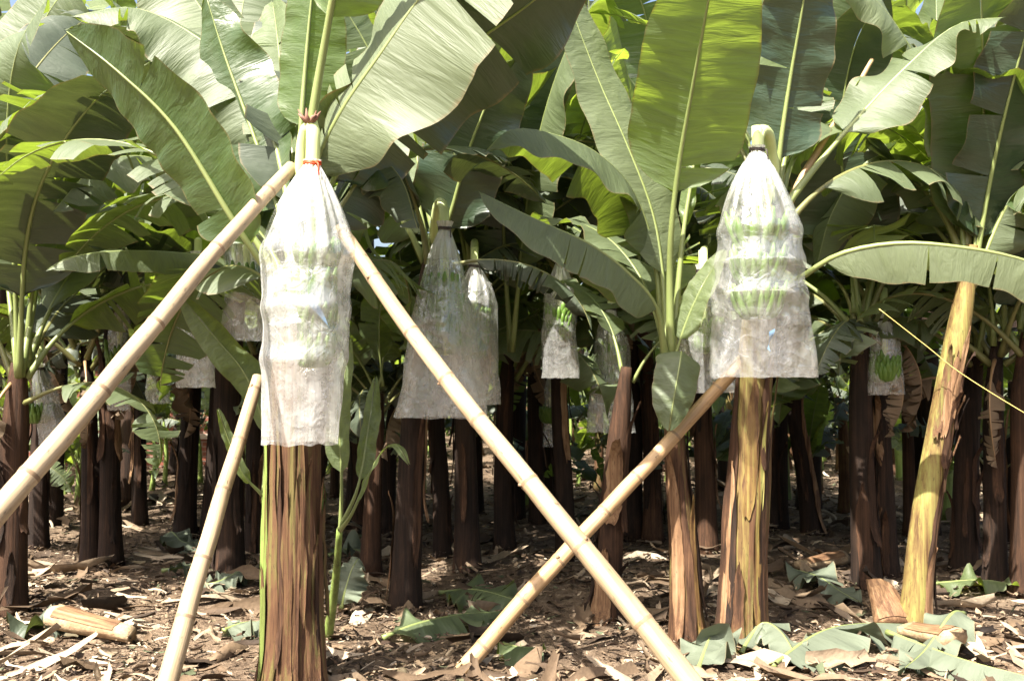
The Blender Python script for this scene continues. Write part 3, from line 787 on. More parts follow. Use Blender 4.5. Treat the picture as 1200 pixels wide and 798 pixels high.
E, *_e = near('dark stem below the large cloudy central bag', 474, 708, [(480, 600), (490, 430), (506, 290)], .118, .085, 'stem_dark', 5,
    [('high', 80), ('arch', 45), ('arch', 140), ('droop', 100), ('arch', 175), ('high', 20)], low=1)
hero_leaf(E, [(506, 310, 5.7), (528, 250, 5.6), (548, 180, 5.5), (580, 100, 5.35), (620, 20, 5.15)], .27, (-.1, .8, .35), 'leaf_old_shade', 'rib', pet=.14, fold=14, curl=20, tears=1, ripple=.03, seed=111)
hero_leaf(E, [(500, 310, 5.7), (488, 240, 5.65), (464, 180, 5.55), (430, 160, 5.35), (398, 210, 5.2), (385, 270, 5.15)], .28, (-.2, -.1, 1), 'leaf_old_shade', 'rib_dark', pet=.2, fold=-26, curl=30, tears=4, ripple=.03, seed=112)
kE = at(521, 268, 5.3); bunch(E, kE - E.location, .72, 4, .15, 33, sub=False)
bag('large cone shaped cloudy bag in the centre, crossed by the long bamboo pole', kE, 1.07, .36, .52, .34, 12.0, 'bag_thin', 'dark_tie', .04, .5, (-.02, 0), [], (-.02, .68, .09, 5), sleeves=[(.33, .34, .3, .32, 4)])
eb = MB(); eb.tube(catmull([_e[2] + Vector((0, 0, -.06)), at(512, 245, 5.5) - E.location, at(519, 240, 5.35) - E.location, at(521, 268, 5.3) - E.location], 12), [.028] * 13, 8); eb.build('bent_stalk', M['stalk'], E)

def hung(p, label, px, py, Y, h, wt, wb, seed, hands=4, mat='bag_thin', lean=(0, 0), sh=.3):
    k = at(px, py, Y)
    bunch(p[0], k - p[0].location, h * .68, hands, .14, seed + 40, sub=False)
    e = MB(); c = p[3]; loc = p[0].location; kk = k - loc
    e.tube(catmull([c + Vector((0, 0, -.08)), c.lerp(kk, .35) + Vector((0, 0, .18)), c.lerp(kk, .8) + Vector((0, 0, .14)), kk], 12), [.026] * 13, 8)
    e.build('bent_stalk', M['stalk'], p[0])
    return bag(label, k, h, wt, wb, wt * .85, seed, mat, 'dark_tie', .04, sh, lean, seg=56, rows=40)

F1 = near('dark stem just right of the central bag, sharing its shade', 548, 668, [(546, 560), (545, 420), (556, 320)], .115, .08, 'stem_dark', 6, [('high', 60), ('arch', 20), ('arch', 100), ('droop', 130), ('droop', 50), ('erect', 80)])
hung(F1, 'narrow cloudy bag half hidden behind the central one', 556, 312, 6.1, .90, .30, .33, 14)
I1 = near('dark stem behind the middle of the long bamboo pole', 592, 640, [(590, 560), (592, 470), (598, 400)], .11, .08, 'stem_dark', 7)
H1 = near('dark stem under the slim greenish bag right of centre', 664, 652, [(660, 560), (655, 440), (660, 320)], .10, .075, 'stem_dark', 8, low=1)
hung(H1, 'slim greenish bag hanging alone right of centre', 656, 308, 6.5, .80, .22, .26, 15)
G1 = near('reddish brown stem behind the crossing of the two bamboo poles', 708, 720, [(714, 640), (722, 540), (734, 430)], .115, .07, 'stem_red', 9, [('high', 120, .6), ('arch', 20, .55)], low=0, extra=False)
sheath_strip(G1[0], G1[1], G1[2], .0, .30, -110, .11, 121, .07, .03, 'sheath')
sheath_strip(G1[0], G1[1], G1[2], .40, .72, -100, .10, 122, .04, .08, 'sheath')
V1 = near('brown stem between the slim young plant and the crossing poles', 765, 628, [(764, 540), (757, 420), (750, 330)], .105, .075, 'stem_red', 10, low=1)
hung(V1, 'faint grey bag in the gloom behind the slim young plant', 716, 362, 7.0, .92, .26, .36, 16)
T1 = near('brown stem directly behind the foot of the right bamboo pole', 828, 645, [(826, 560), (822, 440), (828, 330)], .115, .08, 'stem_red', 11, low=1)
hung(T1, 'second bag peeping out behind the left edge of the right bag', 824, 318, 5.4, .70, .30, .40, 17)
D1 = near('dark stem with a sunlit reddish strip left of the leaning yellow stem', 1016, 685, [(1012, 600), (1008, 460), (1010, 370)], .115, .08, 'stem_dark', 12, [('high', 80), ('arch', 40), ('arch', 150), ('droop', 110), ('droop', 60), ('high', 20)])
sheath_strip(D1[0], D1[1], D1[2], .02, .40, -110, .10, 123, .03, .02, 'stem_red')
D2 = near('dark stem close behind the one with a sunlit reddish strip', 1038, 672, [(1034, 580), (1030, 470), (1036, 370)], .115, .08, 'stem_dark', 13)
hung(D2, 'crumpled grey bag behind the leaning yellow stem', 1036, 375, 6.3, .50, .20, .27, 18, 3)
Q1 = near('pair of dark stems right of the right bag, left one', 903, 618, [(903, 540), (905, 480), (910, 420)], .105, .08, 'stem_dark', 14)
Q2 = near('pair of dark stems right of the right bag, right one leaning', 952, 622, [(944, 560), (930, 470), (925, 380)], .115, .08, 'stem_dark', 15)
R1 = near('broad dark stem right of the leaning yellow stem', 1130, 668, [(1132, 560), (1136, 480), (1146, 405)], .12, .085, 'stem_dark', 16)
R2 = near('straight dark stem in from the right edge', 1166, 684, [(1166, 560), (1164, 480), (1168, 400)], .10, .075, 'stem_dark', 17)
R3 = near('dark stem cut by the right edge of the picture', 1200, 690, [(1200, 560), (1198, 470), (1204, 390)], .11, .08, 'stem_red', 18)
K1 = near('brown stem at the left edge below the long bamboo pole', 12, 715, [(14, 620), (17, 520), (22, 425)], .115, .085, 'stem_red', 19, [('high', 60), ('arch', 100), ('arch', 20), ('droop', 140)])
hero_leaf(K1[0], [(22, 440, 5.55), (30, 290, 5.3), (55, 200, 5.0), (110, 120, 4.7), (180, 70, 4.5)], .30, (-.3, .5, .8), 'leaf_old_shade', 'rib', pet=.2, fold=8, curl=26, tears=4, ripple=.03, seed=131)
hero_leaf(K1[0], [(22, 440, 5.55), (15, 280, 5.4), (8, 160, 5.2), (20, 60, 5.0), (60, -10, 4.8)], .30, (.3, -.6, .6), 'leaf', 'rib', pet=.2, fold=-4, curl=26, tears=3, ripple=.02, seed=132)
J1 = near('left one of two dark stems standing close together at left', 106, 654, [(106, 560), (104, 480), (100, 405)], .085, .07, 'stem_dark', 20)
J2 = near('right one of two dark stems standing close together at left', 130, 655, [(129, 560), (128, 450), (132, 350)], .105, .075, 'stem_dark', 21)
hung(J2, 'pale bag above the two close stems, cut by the left pole', 141, 355, 7.0, .80, .17, .17, 19)
L1 = near('thin dark stem behind the left bamboo pole', 164, 612, [(163, 520), (165, 430), (170, 340)], .085, .07, 'stem_dark', 22)
hung(L1, 'second pale bag behind the left bamboo pole', 186, 380, 8.3, .70, .18, .22, 20)
M1 = near('leaning dark stem under the dim brown bag at left', 216, 628, [(220, 540), (226, 440), (232, 320)], .115, .085, 'stem_dark', 23, [('high', 80), ('high', 10), ('arch', 130)], low=0, extra=False)
hung(M1, 'dim brown bag hanging in shade left of the bright white one', 232, 302, 6.2, .86, .26, .25, 21, mat='bag_white')
N1 = near('thick dark stem behind the low bamboo prop', 268, 676, [(268, 560), (268, 440), (280, 320)], .135, .10, 'stem_dark', 24, [('high', 80), ('high', 110), ('high', 20)], low=0, extra=False)
hero_leaf(N1[0], [(285, 335, 6.0), (262, 305, 5.7), (215, 297, 5.3), (150, 294, 5.0), (90, 300, 4.85), (52, 318, 4.8)], .15, (0, -.7, .8), 'leaf', 'rib', pet=.2, fold=-20, curl=20, tears=2, ripple=.015, seed=141)
hung(N1, 'bluish bag half hidden behind the bright white one', 290, 252, 5.2, .70, .24, .26, 22, mat='bag')
N2 = near('dark stem behind the bright white bag', 300, 650, [(300, 540), (300, 470), (305, 400)], .11, .08, 'stem_dark', 25, low=1)
O1 = near('dark stem with a rusty sheath right of the foremost one', 424, 616, [(422, 540), (420, 470), (424, 405)], .12, .085, 'stem_red', 26)
O2 = near('thin dark stem between the foremost and central stems', 448, 602, [(446, 530), (444, 480), (448, 415)], .09, .07, 'stem_dark', 27)
S1 = near('slender orange stem standing in sun far at left', 158, 588, [(159, 520), (162, 480), (164, 425)], .09, .07, 'stem_yellow', 28)
U1 = near('grey stem on the far left behind the slanting bag', 45, 640, [(46, 560), (48, 470), (50, 380)], .10, .075, 'stem_dark', 29)
hung(U1, 'slanting grey bag at the far left', 46, 432, 7.2, .58, .17, .26, 23, 3, lean=(.14, 0))
W1 = near('dark stem seen between the crossing poles', 630, 612, [(628, 540), (626, 450), (630, 360)], .10, .075, 'stem_dark', 30)
hung(W1, 'small low pale bag behind the long bamboo pole', 646, 440, 8.2, .62, .13, .15, 24, 3)
X1 = near('dark stem in the gap between the central bag and the slim greenish one', 520, 650, [(516, 560), (512, 490), (516, 425)], .09, .07, 'stem_dark', 31)

hero_leaf(I1[0], [(598, 412, 6.7), (620, 220, 6.3), (648, 100, 5.9), (690, 10, 5.5), (750, -40, 5.1)], .32, (-.4, -.5, .7), 'leaf', 'rib', pet=.2, fold=-10, curl=26, tears=4, ripple=.03, seed=151)
hero_leaf(I1[0], [(598, 412, 6.8), (590, 240, 6.6), (605, 120, 6.3), (640, 20, 6.0), (690, -60, 5.6)], .34, (-.1, .8, .4), 'leaf_old_shade', 'rib', pet=.2, fold=10, curl=20, tears=2, ripple=.03, seed=152)
hero_leaf(F1[0], [(556, 340, 6.7), (540, 230, 6.5), (510, 130, 6.2), (470, 50, 5.9), (430, 0, 5.6)], .32, (.3, -.5, .8), 'leaf', 'rib', pet=.2, fold=-10, curl=24, tears=4, ripple=.03, seed=153)
hero_leaf(N1[0], [(280, 340, 6.1), (262, 220, 6.0), (225, 120, 5.9), (160, 50, 5.6), (80, 40, 5.3)], .32, (.2, -.5, .8), 'leaf_young', 'rib', pet=.2, fold=-15, curl=24, tears=4, ripple=.03, seed=154)
hero_leaf(N1[0], [(276, 340, 6.1), (240, 250, 5.9), (190, 190, 5.6), (120, 190, 5.3), (60, 250, 5.1)], .30, (0, -.3, 1), 'leaf', 'rib', pet=.2, fold=-28, curl=24, tears=5, ripple=.03, seed=155)
hero_leaf(D1[0], [(1010, 390, 6.2), (995, 270, 6.1), (985, 160, 5.9), (1000, 60, 5.7), (1040, -20, 5.4)], .32, (.1, .7, .5), 'leaf_old_shade', 'rib', pet=.2, fold=10, curl=24, tears=2, ripple=.03, seed=156)
hero_leaf(R1[0], [(1146, 415, 6.5), (1170, 260, 6.3), (1180, 150, 6.0), (1150, 60, 5.7), (1090, 20, 5.4)], .30, (-.2, -.4, .8), 'leaf', 'rib', pet=.2, fold=-15, curl=26, tears=4, ripple=.03, seed=157)
hero_leaf(V1[0], [(750, 350, 7.3), (748, 230, 7.1), (738, 110, 6.8), (715, 0, 6.4), (690, -60, 6.1)], .33, (.3, -.6, .6), 'leaf_young', 'rib', pet=.18, fold=-5, curl=24, tears=3, ripple=.03, seed=158)

# ---- half grown plants between the rows, their leaves filling the height of the stems
hrd = random.Random(33); placed = 0
for _ in range(2500):
    if placed >= 125: break
    yy = 6.6 + 13 * hrd.random(); xx = hrd.uniform(-.6, .6) * yy
    if min(math.hypot(xx - ux, yy - uy) for ux, uy in USED) < .55: continue
    if yy < 9.5 and (-.12 < xx / yy < .25 or -.42 < xx / yy < -.27): continue
    placed += 1; USED.append((xx, yy))
    root = empty('banana_plant', (xx, yy, 0)); tag(root, 'half grown banana plant between the rows, leaves hanging at stem height', 'banana plant', 'half grown banana plants between the rows')
    h = hrd.uniform(.7, 1.6); dx = hrd.gauss(0, .08); mb = MB()
    stem_geo(mb, [Vector((0, 0, -.05)), Vector((dx * .4, 0, h * .5)), Vector((dx, .02, h))], hrd.uniform(.055, .085), .045, placed + 700, 14, 10)
    mb.build('pseudostem', M[hrd.choice(('stem_dark', 'stem_red', 'stem_green', 'stem_front'))], root)
    crown(root, Vector((dx, .02, h)), ring(placed + 600, 1, hrd.choice((1, 2)), 2, hrd.choice((2, 3))), yy > 8.5, placed + 800, hrd.uniform(.45, .72))

hero_leaf(E, [(505, 310, 5.8), (475, 170, 6.0), (428, 50, 6.0), (360, -40, 5.8), (290, -70, 5.6)], .36, (.3, -.7, .6), 'leaf', 'rib', pet=.2, fold=-8, curl=24, tears=6, ripple=.04, seed=161)
hero_leaf(H1[0], [(660, 330, 7.2), (652, 170, 7.1), (640, 50, 6.8), (610, -30, 6.4), (560, -80, 6.1)], .40, (.2, .8, .4), 'leaf', 'rib', pet=.2, fold=8, curl=24, tears=5, ripple=.04, seed=162)
hero_leaf(Q1[0], [(910, 430, 8.4), (895, 210, 8.2), (872, 90, 7.9), (835, 0, 7.5), (790, -50, 7.2)], .42, (.3, -.7, .6), 'leaf_young', 'rib', pet=.2, fold=-8, curl=24, tears=6, ripple=.04, seed=163)
hero_leaf(K1[0], [(22, 440, 5.55), (60, 260, 5.9), (120, 130, 6.0), (200, 30, 5.8), (290, -20, 5.5)], .36, (-.3, -.5, .8), 'leaf', 'rib', pet=.2, fold=-10, curl=24, tears=6, ripple=.04, seed=164)

hero_leaf(K1[0], [(22, 440, 5.55), (2, 250, 6.2), (12, 120, 6.5), (60, 10, 6.5), (130, -60, 6.3)], .42, (.3, -.7, .6), 'leaf', 'rib', pet=.2, fold=-8, curl=24, tears=6, ripple=.04, seed=171)
hero_leaf(E, [(505, 310, 5.9), (480, 190, 6.3), (478, 70, 6.5), (500, -30, 6.5), (540, -90, 6.4)], .42, (.2, -.8, .4), 'leaf', 'rib', pet=.2, fold=-8, curl=24, tears=6, ripple=.04, seed=172)
hero_leaf(V1[0], [(750, 350, 7.4), (768, 200, 7.5), (765, 60, 7.3), (735, -40, 7.0), (700, -90, 6.8)], .46, (.3, .8, .4), 'leaf', 'rib', pet=.2, fold=8, curl=24, tears=5, ripple=.04, seed=173)
hero_leaf(N1[0], [(282, 340, 6.2), (290, 200, 6.5), (320, 80, 6.6), (370, -20, 6.5), (430, -60, 6.4)], .40, (-.2, -.7, .6), 'leaf_young', 'rib', pet=.2, fold=-8, curl=24, tears=6, ripple=.04, seed=174)

hero_leaf(E, [(506, 315, 5.8), (490, 250, 6.1), (455, 225, 6.3), (410, 245, 6.3), (380, 310, 6.2)], .30, (0, -.3, 1), 'leaf', 'rib', pet=.2, fold=-25, curl=30, tears=5, ripple=.04, seed=181)
hero_leaf(N1[0], [(284, 340, 6.3), (275, 190, 6.9), (278, 60, 7.2), (295, -40, 7.3), (330, -110, 7.2)], .48, (0, -.8, .4), 'leaf', 'rib', pet=.2, fold=-4, curl=20, tears=5, ripple=.04, seed=182)
hero_leaf(Q1[0], [(910, 430, 8.4), (930, 250, 8.6), (945, 100, 8.6), (970, -20, 8.4), (1000, -100, 8.2)], .46, (0, -.7, .5), 'leaf', 'rib', pet=.2, fold=-4, curl=20, tears=6, ripple=.04, seed=183)
hero_leaf(V1[0], [(750, 350, 7.4), (725, 220, 7.7), (700, 100, 7.8), (690, 0, 7.7), (700, -80, 7.6)], .46, (0, -.7, .5), 'leaf_old_shade', 'rib', pet=.2, fold=-4, curl=20, tears=5, ripple=.04, seed=184)

# ---- taller plants behind the first rows, whose crowns close the top of the view
for i, (tx, td, lab) in enumerate(((255, 8.3, 'left of the white bag'), (420, 8.9, 'at centre left'), (600, 9.3, 'in the middle'), (735, 8.4, 'at centre right'),
        (905, 8.8, 'above the right bag'), (1080, 8.6, 'above the yellow stem'), (60, 8.8, 'at the far left'), (1190, 8.2, 'at the far right'), (-10, 9.8, 'in the top left corner'), (150, 10.2, 'above the left pole'), (640, 10.4, 'near the middle'), (945, 10.0, 'right of the right bag'))):
    cy = 440 - (3.0 + .25 * (i % 3) + (.9 if td > 9.6 else 0) - 1.4) / td * F
    plant('tall banana plant behind, crown closing the top of the view ' + lab, tx, 0, [(tx + 6, 430), (tx + 10, cy)], .12, .08, 'stem_dark',
          ring(i + 70, 2, 3, 2, 0), far=False, seed=i + 860, dist=td)

# ---- rows that run on into the shade
rr = random.Random(77)
cnt = 0
first_far = 'banana plant deep in the shaded rows, dark stem among many alike'
y = 8.2
while y < 25:
    x = -(.56 * y + 1.2) + rr.uniform(0, 1)
    while x < .56 * y + 1.2:
        px, py = x + rr.uniform(-.55, .55), y + rr.uniform(-.6, .6)
        x += 1.65
        if min(math.hypot(px - ux, (py - uy)) for ux, uy in USED) < .95: continue
        cnt += 1; USED.append((px, py))
        root = empty('banana_plant', (px, py, 0)); tag(root, first_far, 'banana plant', 'banana plants deep in the shaded rows')
        mb = MB(); h = rr.choice((rr.uniform(1.3, 1.9), rr.uniform(2.0, 3.3))) + .045 * (y - 8); dx, dy = rr.gauss(0, .24), rr.gauss(0, .12)
        r = rr.uniform(.06, .10)
        P_, R_ = stem_geo(mb, [Vector((0, 0, -.05)), Vector((dx * .3, dy * .3, h * .5)), Vector((dx, dy, h))], r, r * .68, cnt + 300, 14, 10)
        mb.build('pseudostem', M[rr.choice(('stem_dark', 'stem_dark', 'stem_red', 'stem_front'))], root)
        crown(root, Vector((dx, dy, h)), ring(cnt + 40, 1, rr.choice((1, 2)), 2, rr.choice((1, 2)), rr.choice((0, 0, 1))), True, cnt + 60, .95)
    y += 1.95

# plants at the two sides of the near row, whose leaves reach into the picture
for i, (sx, sy, lab, lv) in enumerate((
        (-3.35, 5.4, 'banana plant just outside the left edge, leaves reaching in at top left', [('high', 10), ('arch', -20), ('arch', 40), ('droop', 70), ('high', 100), ('arch', 150)]),
        (3.55, 5.0, 'banana plant just outside the right edge, leaves reaching in at top right', [('high', 170), ('arch', 130), ('droop', 100), ('arch', 60), ('high', 40)]))):
    root = empty('banana_plant', (sx, sy, 0)); tag(root, lab, 'banana plant')
    mb = MB(); stem_geo(mb, [Vector((0, 0, -.05)), Vector((0, .02, 1.1)), Vector((.05, .03, 2.2))], .13, .085, 900 + i)
    mb.build('pseudostem', M['stem_front'], root)
    crown(root, Vector((.05, .03, 2.2)), lv, False, 950 + i)

# young suckers coming up between the stems
srd = random.Random(19); placed = 0
for _ in range(1500):
    if placed >= 120: break
    yy = srd.uniform(8.6, 22); xx = srd.uniform(-.55, .55) * yy
    if min(math.hypot(xx - ux, yy - uy) for ux, uy in USED) < .45: continue
    placed += 1; USED.append((xx, yy))
    root = empty('banana_sucker', (xx, yy, 0)); tag(root, 'young leafy banana sucker low among the dark stems', 'banana sucker', 'young suckers low among the dark stems')
    h = srd.uniform(.2, 1.1); mb = MB(); stem_geo(mb, [Vector((0, 0, -.03)), Vector((srd.gauss(0, .03), 0, h * .5)), Vector((srd.gauss(0, .05), 0, h))], .035, .02, placed, 8, 6)
    mb.build('pseudostem', M['stem_green'], root)
    for lf in ring(placed + 500, 2, 2, 2, 0):
        add_leaf(root, lf[0], srd.choice((0, 4, 1)) if lf[0] != 'erect' else srd.randrange(5), Vector((0, 0, h - .04)), lf[1], srd.uniform(.32, .62), True, srd.gauss(0, 8), srd.gauss(0, 20))

# ------------------------------------------------------------------ bamboo props
bamboo('long pale bamboo pole sloping down right from the bright bag across the picture', at(960, 995, 2.72), at(398, 268, 3.98), .039, .030, 5, 'bamboo', .27, .035)
bamboo('bamboo pole sloping up from the left edge to the top of the bright bag', at(-330, 945, 2.35), at(342, 196, 4.02), .040, .029, 6, 'bamboo', .40, -.05)
bamboo('low short bamboo prop standing left of the foremost stem', at(178, 868, 3.62), at(303, 442, 4.5), .044, .029, 8, 'bamboo', .30, .012)
bamboo('thinner brown bamboo pole rising right from the ground to the right bag', gnd(540, 787), at(872, 420, 5.0), .041, .034, 9, 'bamboo_brown', .30, .015)
bamboo('thin reddish stick rising behind the right bag towards the sky gap', at(922, 245, 5.15), at(1022, 70, 5.3), .024, .012, 10, 'bamboo_brown', .5, .02)

tw = MB(); tw.tube(catmull([at(1030, 362, 5.3), at(1085, 405, 5.25), at(1130, 440, 5.2), at(1215, 492, 5.1), at(1290, 530, 5.0)], 30), [.0026] * 31, 6)
tag(tw.build('twine', M['twine']), 'yellow twine stretched past the leaning yellow stem to the right edge', 'twine')

# ------------------------------------------------------------------ things on the ground
def ground_leaf(label, pts, hw, seed, mat='leaf_cut', n=(0, 0, 1), rib='rib', name='cut_leaf', **kw):
    """pts: photo pixel on the ground plus height above it"""
    P_ = [gnd(p[0], p[1]) + Vector((0, 0, p[2])) for p in pts]
    base = Vector((P_[0].x, P_[0].y, 0)); root = empty(name, base); tag(root, label, 'cut leaf', 'cut leaves lying on the ground')
    a, b = MB(), MB()
    q = random.Random(seed)
    kw = {**dict(pet=.06, fold=q.uniform(-22, 26), curl=q.uniform(10, 50), twist=q.uniform(-25, 25), btap=.25, tears=1, ripple=.07, tearvar=10, ny=36, nx=6), **kw}
    leaf_geo(a, b, [p - base for p in P_], n, hw, seed=seed, ribr=.012, **kw)
    a.build('blade', M[mat], root); b.build('midrib', M[rib], root)
    return root
ground_leaf('large grey green cut leaf at the foot of the right bagged stem', [(905, 790, .05), (960, 764, .10), (1010, 748, .08), (1080, 738, .03)], .26, 201, tears=4)
ground_leaf('cut leaf arched like a hood beside the right bagged stem', [(868, 770, .03), (892, 760, .13), (915, 768, .12), (940, 785, .02)], .16, 202, fold=-20, curl=40)
ground_leaf('cut leaf lying flat near the lower right corner', [(1040, 752, .06), (1090, 770, .05), (1140, 788, .05), (1215, 805, .04)], .24, 203)
ground_leaf('folded cut leaf with a brown tip at lower right', [(1130, 748, .14), (1115, 758, .17), (1085, 772, .05), (1060, 790, .03)], .17, 204, fold=-30)
ground_leaf('cut leaf with pale tip further back on the right', [(925, 672, .04), (960, 690, .08), (985, 700, .04), (1010, 712, .03)], .14, 205)
ground_leaf('dark green cut leaf lying below the centre', [(448, 752, .03), (490, 745, .07), (540, 732, .06), (590, 722, .03)], .21, 206, mat='leaf', tears=2)
ground_leaf('torn cut leaf behind the dark green one in the centre', [(515, 698, .03), (560, 702, .06), (610, 712, .04)], .22, 207, mat='leaf', tears=5)
ground_leaf('pale upright leaf scrap right of the foremost stem', [(400, 716, .02), (404, 716, .12), (412, 714, .24), (420, 712, .30)], .11, 208, n=(.1, -.9, .2), tears=0, fold=4, curl=6)
ground_leaf('pale leaf scrap flat on the ground behind the upright one', [(385, 655, .04), (410, 652, .06), (440, 655, .03)], .12, 209)
ground_leaf('pale pointed leaf scrap behind the low bamboo prop', [(190, 640, .02), (200, 637, .10), (215, 642, .05), (240, 640, .04)], .14, 210)
ground_leaf('flat leaf left of the low bamboo prop', [(190, 672, .03), (230, 672, .06), (285, 670, .03)], .14, 211)
ground_leaf('curled leaf under the low bamboo prop', [(225, 690, .03), (255, 692, .06), (290, 680, .10)], .12, 212)
ground_leaf('leaf beside the foremost stem on its left', [(262, 748, .05), (285, 742, .06), (310, 738, .05)], .14, 213)
ground_leaf('small cut leaf at the foot of the slim young plant', [(818, 790, .03), (835, 772, .12), (850, 782, .05)], .13, 214, fold=-10)
ground_leaf('faded yellow leaf near the foot of the brown pole', [(590, 760, .03), (610, 772, .06), (640, 765, .03)], .12, 215, mat='leaf_young')
ground_leaf('dark leaf at lower left behind the thin litter', [(20, 735, .03), (50, 742, .05), (95, 736, .02)], .12, 216, mat='leaf_old_shade')
ground_leaf('pale scrap in the background right of the bamboo crossing', [(745, 605, .05), (775, 604, .07), (805, 606, .03)], .20, 217)
ground_leaf('grey leaf beneath the dark stems on the right', [(1090, 690, .04), (1150, 690, .06), (1200, 692, .03)], .10, 218, mat='leaf_young')

def wood_chunk(label, a, b, r, seed, mat='wood'):
    a = Vector(a); b = Vector(b); o = empty('cut_stem_piece', a); tag(o, label, 'stem piece')
    o.rotation_mode = 'QUATERNION'; o.rotation_quaternion = (b - a).to_track_quat('Z', 'Y')
    L = (b - a).length; mb = MB(); rows = []
    for i in range(13):
        t = i / 12
        rows.append([Vector((math.cos(th) * r * (1 - .45 * t) * (1.25 + .2 * noise.noise(Vector((math.cos(th) * 2, math.sin(th) * 2, seed + t * 2)))), math.sin(th) * r * .8 * (1 - .35 * t) * (1 + .25 * noise.noise(Vector((math.cos(th) * 2, math.sin(th) * 2, seed + 5 + t * 2)))), L * t + (.25 * r * math.cos(th + seed) + .35 * r * noise.noise(Vector((math.cos(th) * 3, math.sin(th) * 3, seed)))) * (1 if i in (0, 12) else .6))) for th in [2 * math.pi * k / 14 for k in range(14)]])
    base = mb.grid(rows, close=True); mb.face(tuple(base[0][::-1])); mb.face(tuple(base[-1]))
    mb.build('core', M[mat], o)
    s = MB(); s.grid([[p * 1.0 + Vector((p.x, p.y, 0)) * .08 for p in r_[1:7]] for r_ in rows[1:11]]); s.build('outer_sheath', M['sheath'], o)
    return o
wood_chunk('pale chopped stem piece lying on the litter at lower left', gnd(64, 740) + Vector((0, 0, .085)), gnd(155, 752) + Vector((0, 0, .04)), .075, 3)
wood_chunk('pale chopped stem piece among cut leaves at lower right', gnd(1120, 768) + Vector((0, 0, .08)), gnd(1060, 748) + Vector((0, 0, .05)), .07, 8)
wood_chunk('brown stump of old sheath at the foot of the leaning yellow stem', gnd(1050, 728) + Vector((0, 0, -.02)), gnd(1036, 720) + Vector((-.03, 0, .19)), .10, 13, 'sheath')
wood_chunk('reddish log lying in the sun behind, right of the dark pair of stems', gnd(985, 662) + Vector((0, 0, .06)), gnd(935, 672) + Vector((0, 0, .05)), .07, 17)

# ------------------------------------------------------------------ setting
def ground():
    mb = MB(); rows = []
    xs = [-300, -120, -60, -30] + [-18 + .25 * i for i in range(145)] + [30, 60, 120, 300]
    ys = [-60, -20, -8, -3] + [.25 * i for i in range(120)] + [32, 40, 60, 120, 400]
    for yy in ys:
        rows.append([Vector((xx, yy, .05 * noise.noise(Vector((xx * .8, yy * .8, 0))) + .03 * noise.noise(Vector((xx * 2.6, yy * 2.6, 3))) - .02 if abs(xx) < 30 and -5 < yy < 35 else -.02)) for xx in xs])
    mb.grid(rows)
    tag(mb.build('ground', M['soil']), None, None, None, 'structure')
ground()

def litter(name, count, mat, label, seed, smin, smax, y1, asp=(.15, .5), ymin=2.6, lift=.045):
    rnd = random.Random(seed); mb = MB()
    for _ in range(count):
        yy = ymin + (y1 - ymin) * rnd.random() ** 1.4
        xx = rnd.uniform(-.62, .62) * yy + rnd.uniform(-.3, .3)
        if noise.noise(Vector((xx * 1.1, yy * 1.1, seed))) < rnd.uniform(-.9, .05): continue
        L = smin + (smax - smin) * rnd.random() ** 2; w = L * rnd.uniform(*asp) ** 1.0
        z = .05 * noise.noise(Vector((xx * .8, yy * .8, 0))) + .03 * noise.noise(Vector((xx * 2.6, yy * 2.6, 3))) - .02 + rnd.uniform(.0, lift)
        az = rnd.uniform(0, 6.28); ti = rnd.gauss(0, .2); ro = rnd.gauss(0, .32)
        mt = Matrix.Translation((xx, yy, z + .01)) @ Matrix.Rotation(az, 4, 'Z') @ Matrix.Rotation(ti, 4, 'Y') @ Matrix.Rotation(ro, 4, 'X')
        cl = rnd.uniform(-.7, .8); cb = rnd.uniform(-.6, .6); rows = []; bend = rnd.uniform(-.3, .3)
        n_ = 6 if L > .2 else 4
        for i in range(n_):
            t = i / (n_ - 1) - .5
            ww = w * (1 - 1.5 * abs(t) ** rnd.uniform(1.2, 3)) * rnd.uniform(.55, 1.2)
            o_ = rnd.uniform(-.22, .22) * w
            rows.append([mt @ Vector((t * L + rnd.uniform(-.07, .07) * L, s_ * ww + o_ * .6 + bend * L * t * t * 2, cb * L * (t * t) + cl * w * s_ * s_ * 2.2 + rnd.uniform(-.2, .2) * w)) for s_ in (-.5, -.1, .3, .5)])
        mb.grid(rows)
    tag(mb.build(name, M[mat]), label, None, None, 'stuff')
litter('leaf_litter', 20000, 'litter', 'pale dry leaf scraps strewn over the soil', 1, .015, .13, 19, (.10, .42))
litter('leaf_litter', 16000, 'litter', 'fine crumbled bits of dry leaf on the soil', 6, .008, .045, 9, (.2, .7), 2.6, .03)
litter('leaf_litter', 1500, 'litter', 'long curled strips of dry leaf strewn over the soil', 4, .15, .6, 15, (.07, .32), 2.6, .05)
litter('leaf_litter', 5500, 'litter_dark', 'dark rotting scraps strewn over the soil', 2, .02, .11, 15)

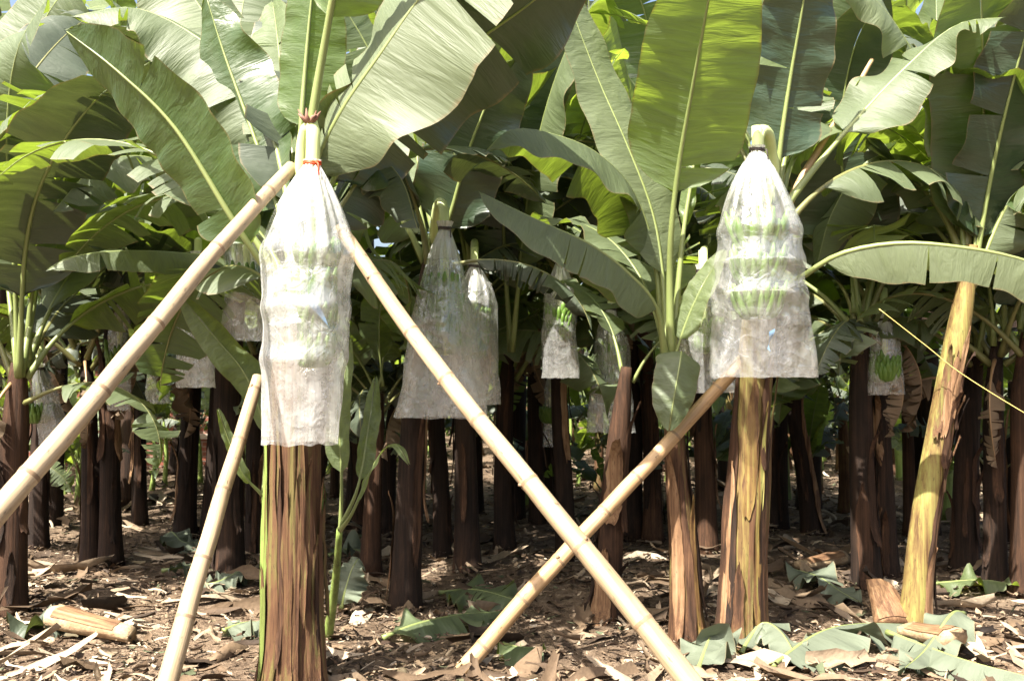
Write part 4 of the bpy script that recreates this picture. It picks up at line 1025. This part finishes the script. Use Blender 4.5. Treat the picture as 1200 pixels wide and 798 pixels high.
# brick wall far behind at left
W0 = Vector((-8.6, 14.6, 0)); wr = empty('brick_wall', W0); tag(wr, 'red brick wall far behind the stems at left', 'wall')
def box(mb, x0, x1, y0, y1, z0, z1):
    c = [mb.vert((x, y, z)) for z in (z0, z1) for x, y in ((x0, y0), (x1, y0), (x1, y1), (x0, y1))]
    for f in ((0, 1, 5, 4), (1, 2, 6, 5), (2, 3, 7, 6), (3, 0, 4, 7), (4, 5, 6, 7), (3, 2, 1, 0)): mb.face(tuple(c[i] for i in f))
mb = MB(); box(mb, 0, 5.4, 0, .24, -.1, .42); box(mb, 0, 5.4, .03, .24, .50, 1.55); mb.build('masonry', M['brick'], wr, smooth=False)
mb = MB(); box(mb, 0, 5.4, -.04, .24, .42, .50); mb.build('ledge', M['concrete'], wr, smooth=False)
mb = MB(); box(mb, -.05, 5.45, -.05, .3, 1.55, 1.63); mb.build('coping', M['concrete'], wr, smooth=False)

# the plantation running on: one far mass of leaves and stems
fm = MB(); frd = random.Random(5); frib = MB()
for i in range(330):
    yy = frd.uniform(25.5, 33); xx = frd.uniform(-.62, .62) * yy
    z = frd.uniform(.6, 4.6)
    az = frd.uniform(0, 6.28)
    pth = [p for p in local_path(frd.uniform(30, 80), frd.uniform(-80, 10), frd.uniform(1.4, 2.4), 0, 5)]
    mt = Matrix.Translation((xx, yy, z)) @ Matrix.Rotation(az, 4, 'Z')
    leaf_geo(fm, None, [mt @ p for p in pth], (0, 0, 1), .3, pet=.15, fold=0, curl=25, tears=2, seed=i, ny=8, nx=2)
for i in range(110):
    yy = frd.uniform(25, 31); xx = frd.uniform(-.62, .62) * yy
    frib.tube([(xx, yy, -.05), (xx + frd.gauss(0, .1), yy, 2.6)], [.12, .08], 6)
off = len(fm.v); fm.v += frib.v; fm.uv += frib.uv; fm.f += [tuple(i + off for i in f) for f in frib.f]; fm.mi += [1] * len(frib.f)
tag(fm.build('far_plantation', [M['leaf'], M['stem_dark']]), 'far mass of banana leaves and stems closing the view', None, None, 'stuff')

# ------------------------------------------------------------------ light and camera
sc = bpy.context.scene
SUN = Vector((-.38, -.48, .79)).normalized()
elev = math.asin(SUN.z); azi = math.atan2(SUN.x, SUN.y)
w = bpy.data.worlds.new('World'); sc.world = w; w.use_nodes = True
nt = w.node_tree; bgn = nt.nodes['Background']
sky = nt.nodes.new('ShaderNodeTexSky'); sky.sky_type = 'NISHITA'; sky.sun_disc = False
sky.sun_elevation = elev; sky.sun_rotation = azi; sky.air_density = 1.0; sky.dust_density = 6
nt.links.new(sky.outputs[0], bgn.inputs[0]); bgn.inputs[1].default_value = .09
sl = bpy.data.lights.new('sun', 'SUN'); sl.energy = 5.0; sl.angle = R(.53); sl.color = (1, .95, .86)
so = bpy.data.objects.new('sun', sl); C.objects.link(so)
so.rotation_euler = (-SUN).to_track_quat('-Z', 'Y').to_euler()

cd = bpy.data.cameras.new('camera'); co = bpy.data.objects.new('camera', cd); C.objects.link(co)
co.location = CAM; co.rotation_euler = (math.pi / 2 + PITCH, 0, 0)
cd.sensor_width = 36; cd.lens = 36 * F / 1200; cd.clip_end = 1500; cd.clip_start = .05
cd.dof.use_dof = True; cd.dof.focus_distance = 4.6; cd.dof.aperture_fstop = 5.0
sc.camera = co
sc.view_settings.view_transform = 'Standard'; sc.view_settings.look = 'None'
sc.view_settings.exposure = 2.0; sc.view_settings.gamma = 1.0
sc.cycles.max_bounces = 8; sc.cycles.diffuse_bounces = 4; sc.cycles.transparent_max_bounces = 24; sc.cycles.transmission_bounces = 4
sc.cycles.sample_clamp_indirect = 6
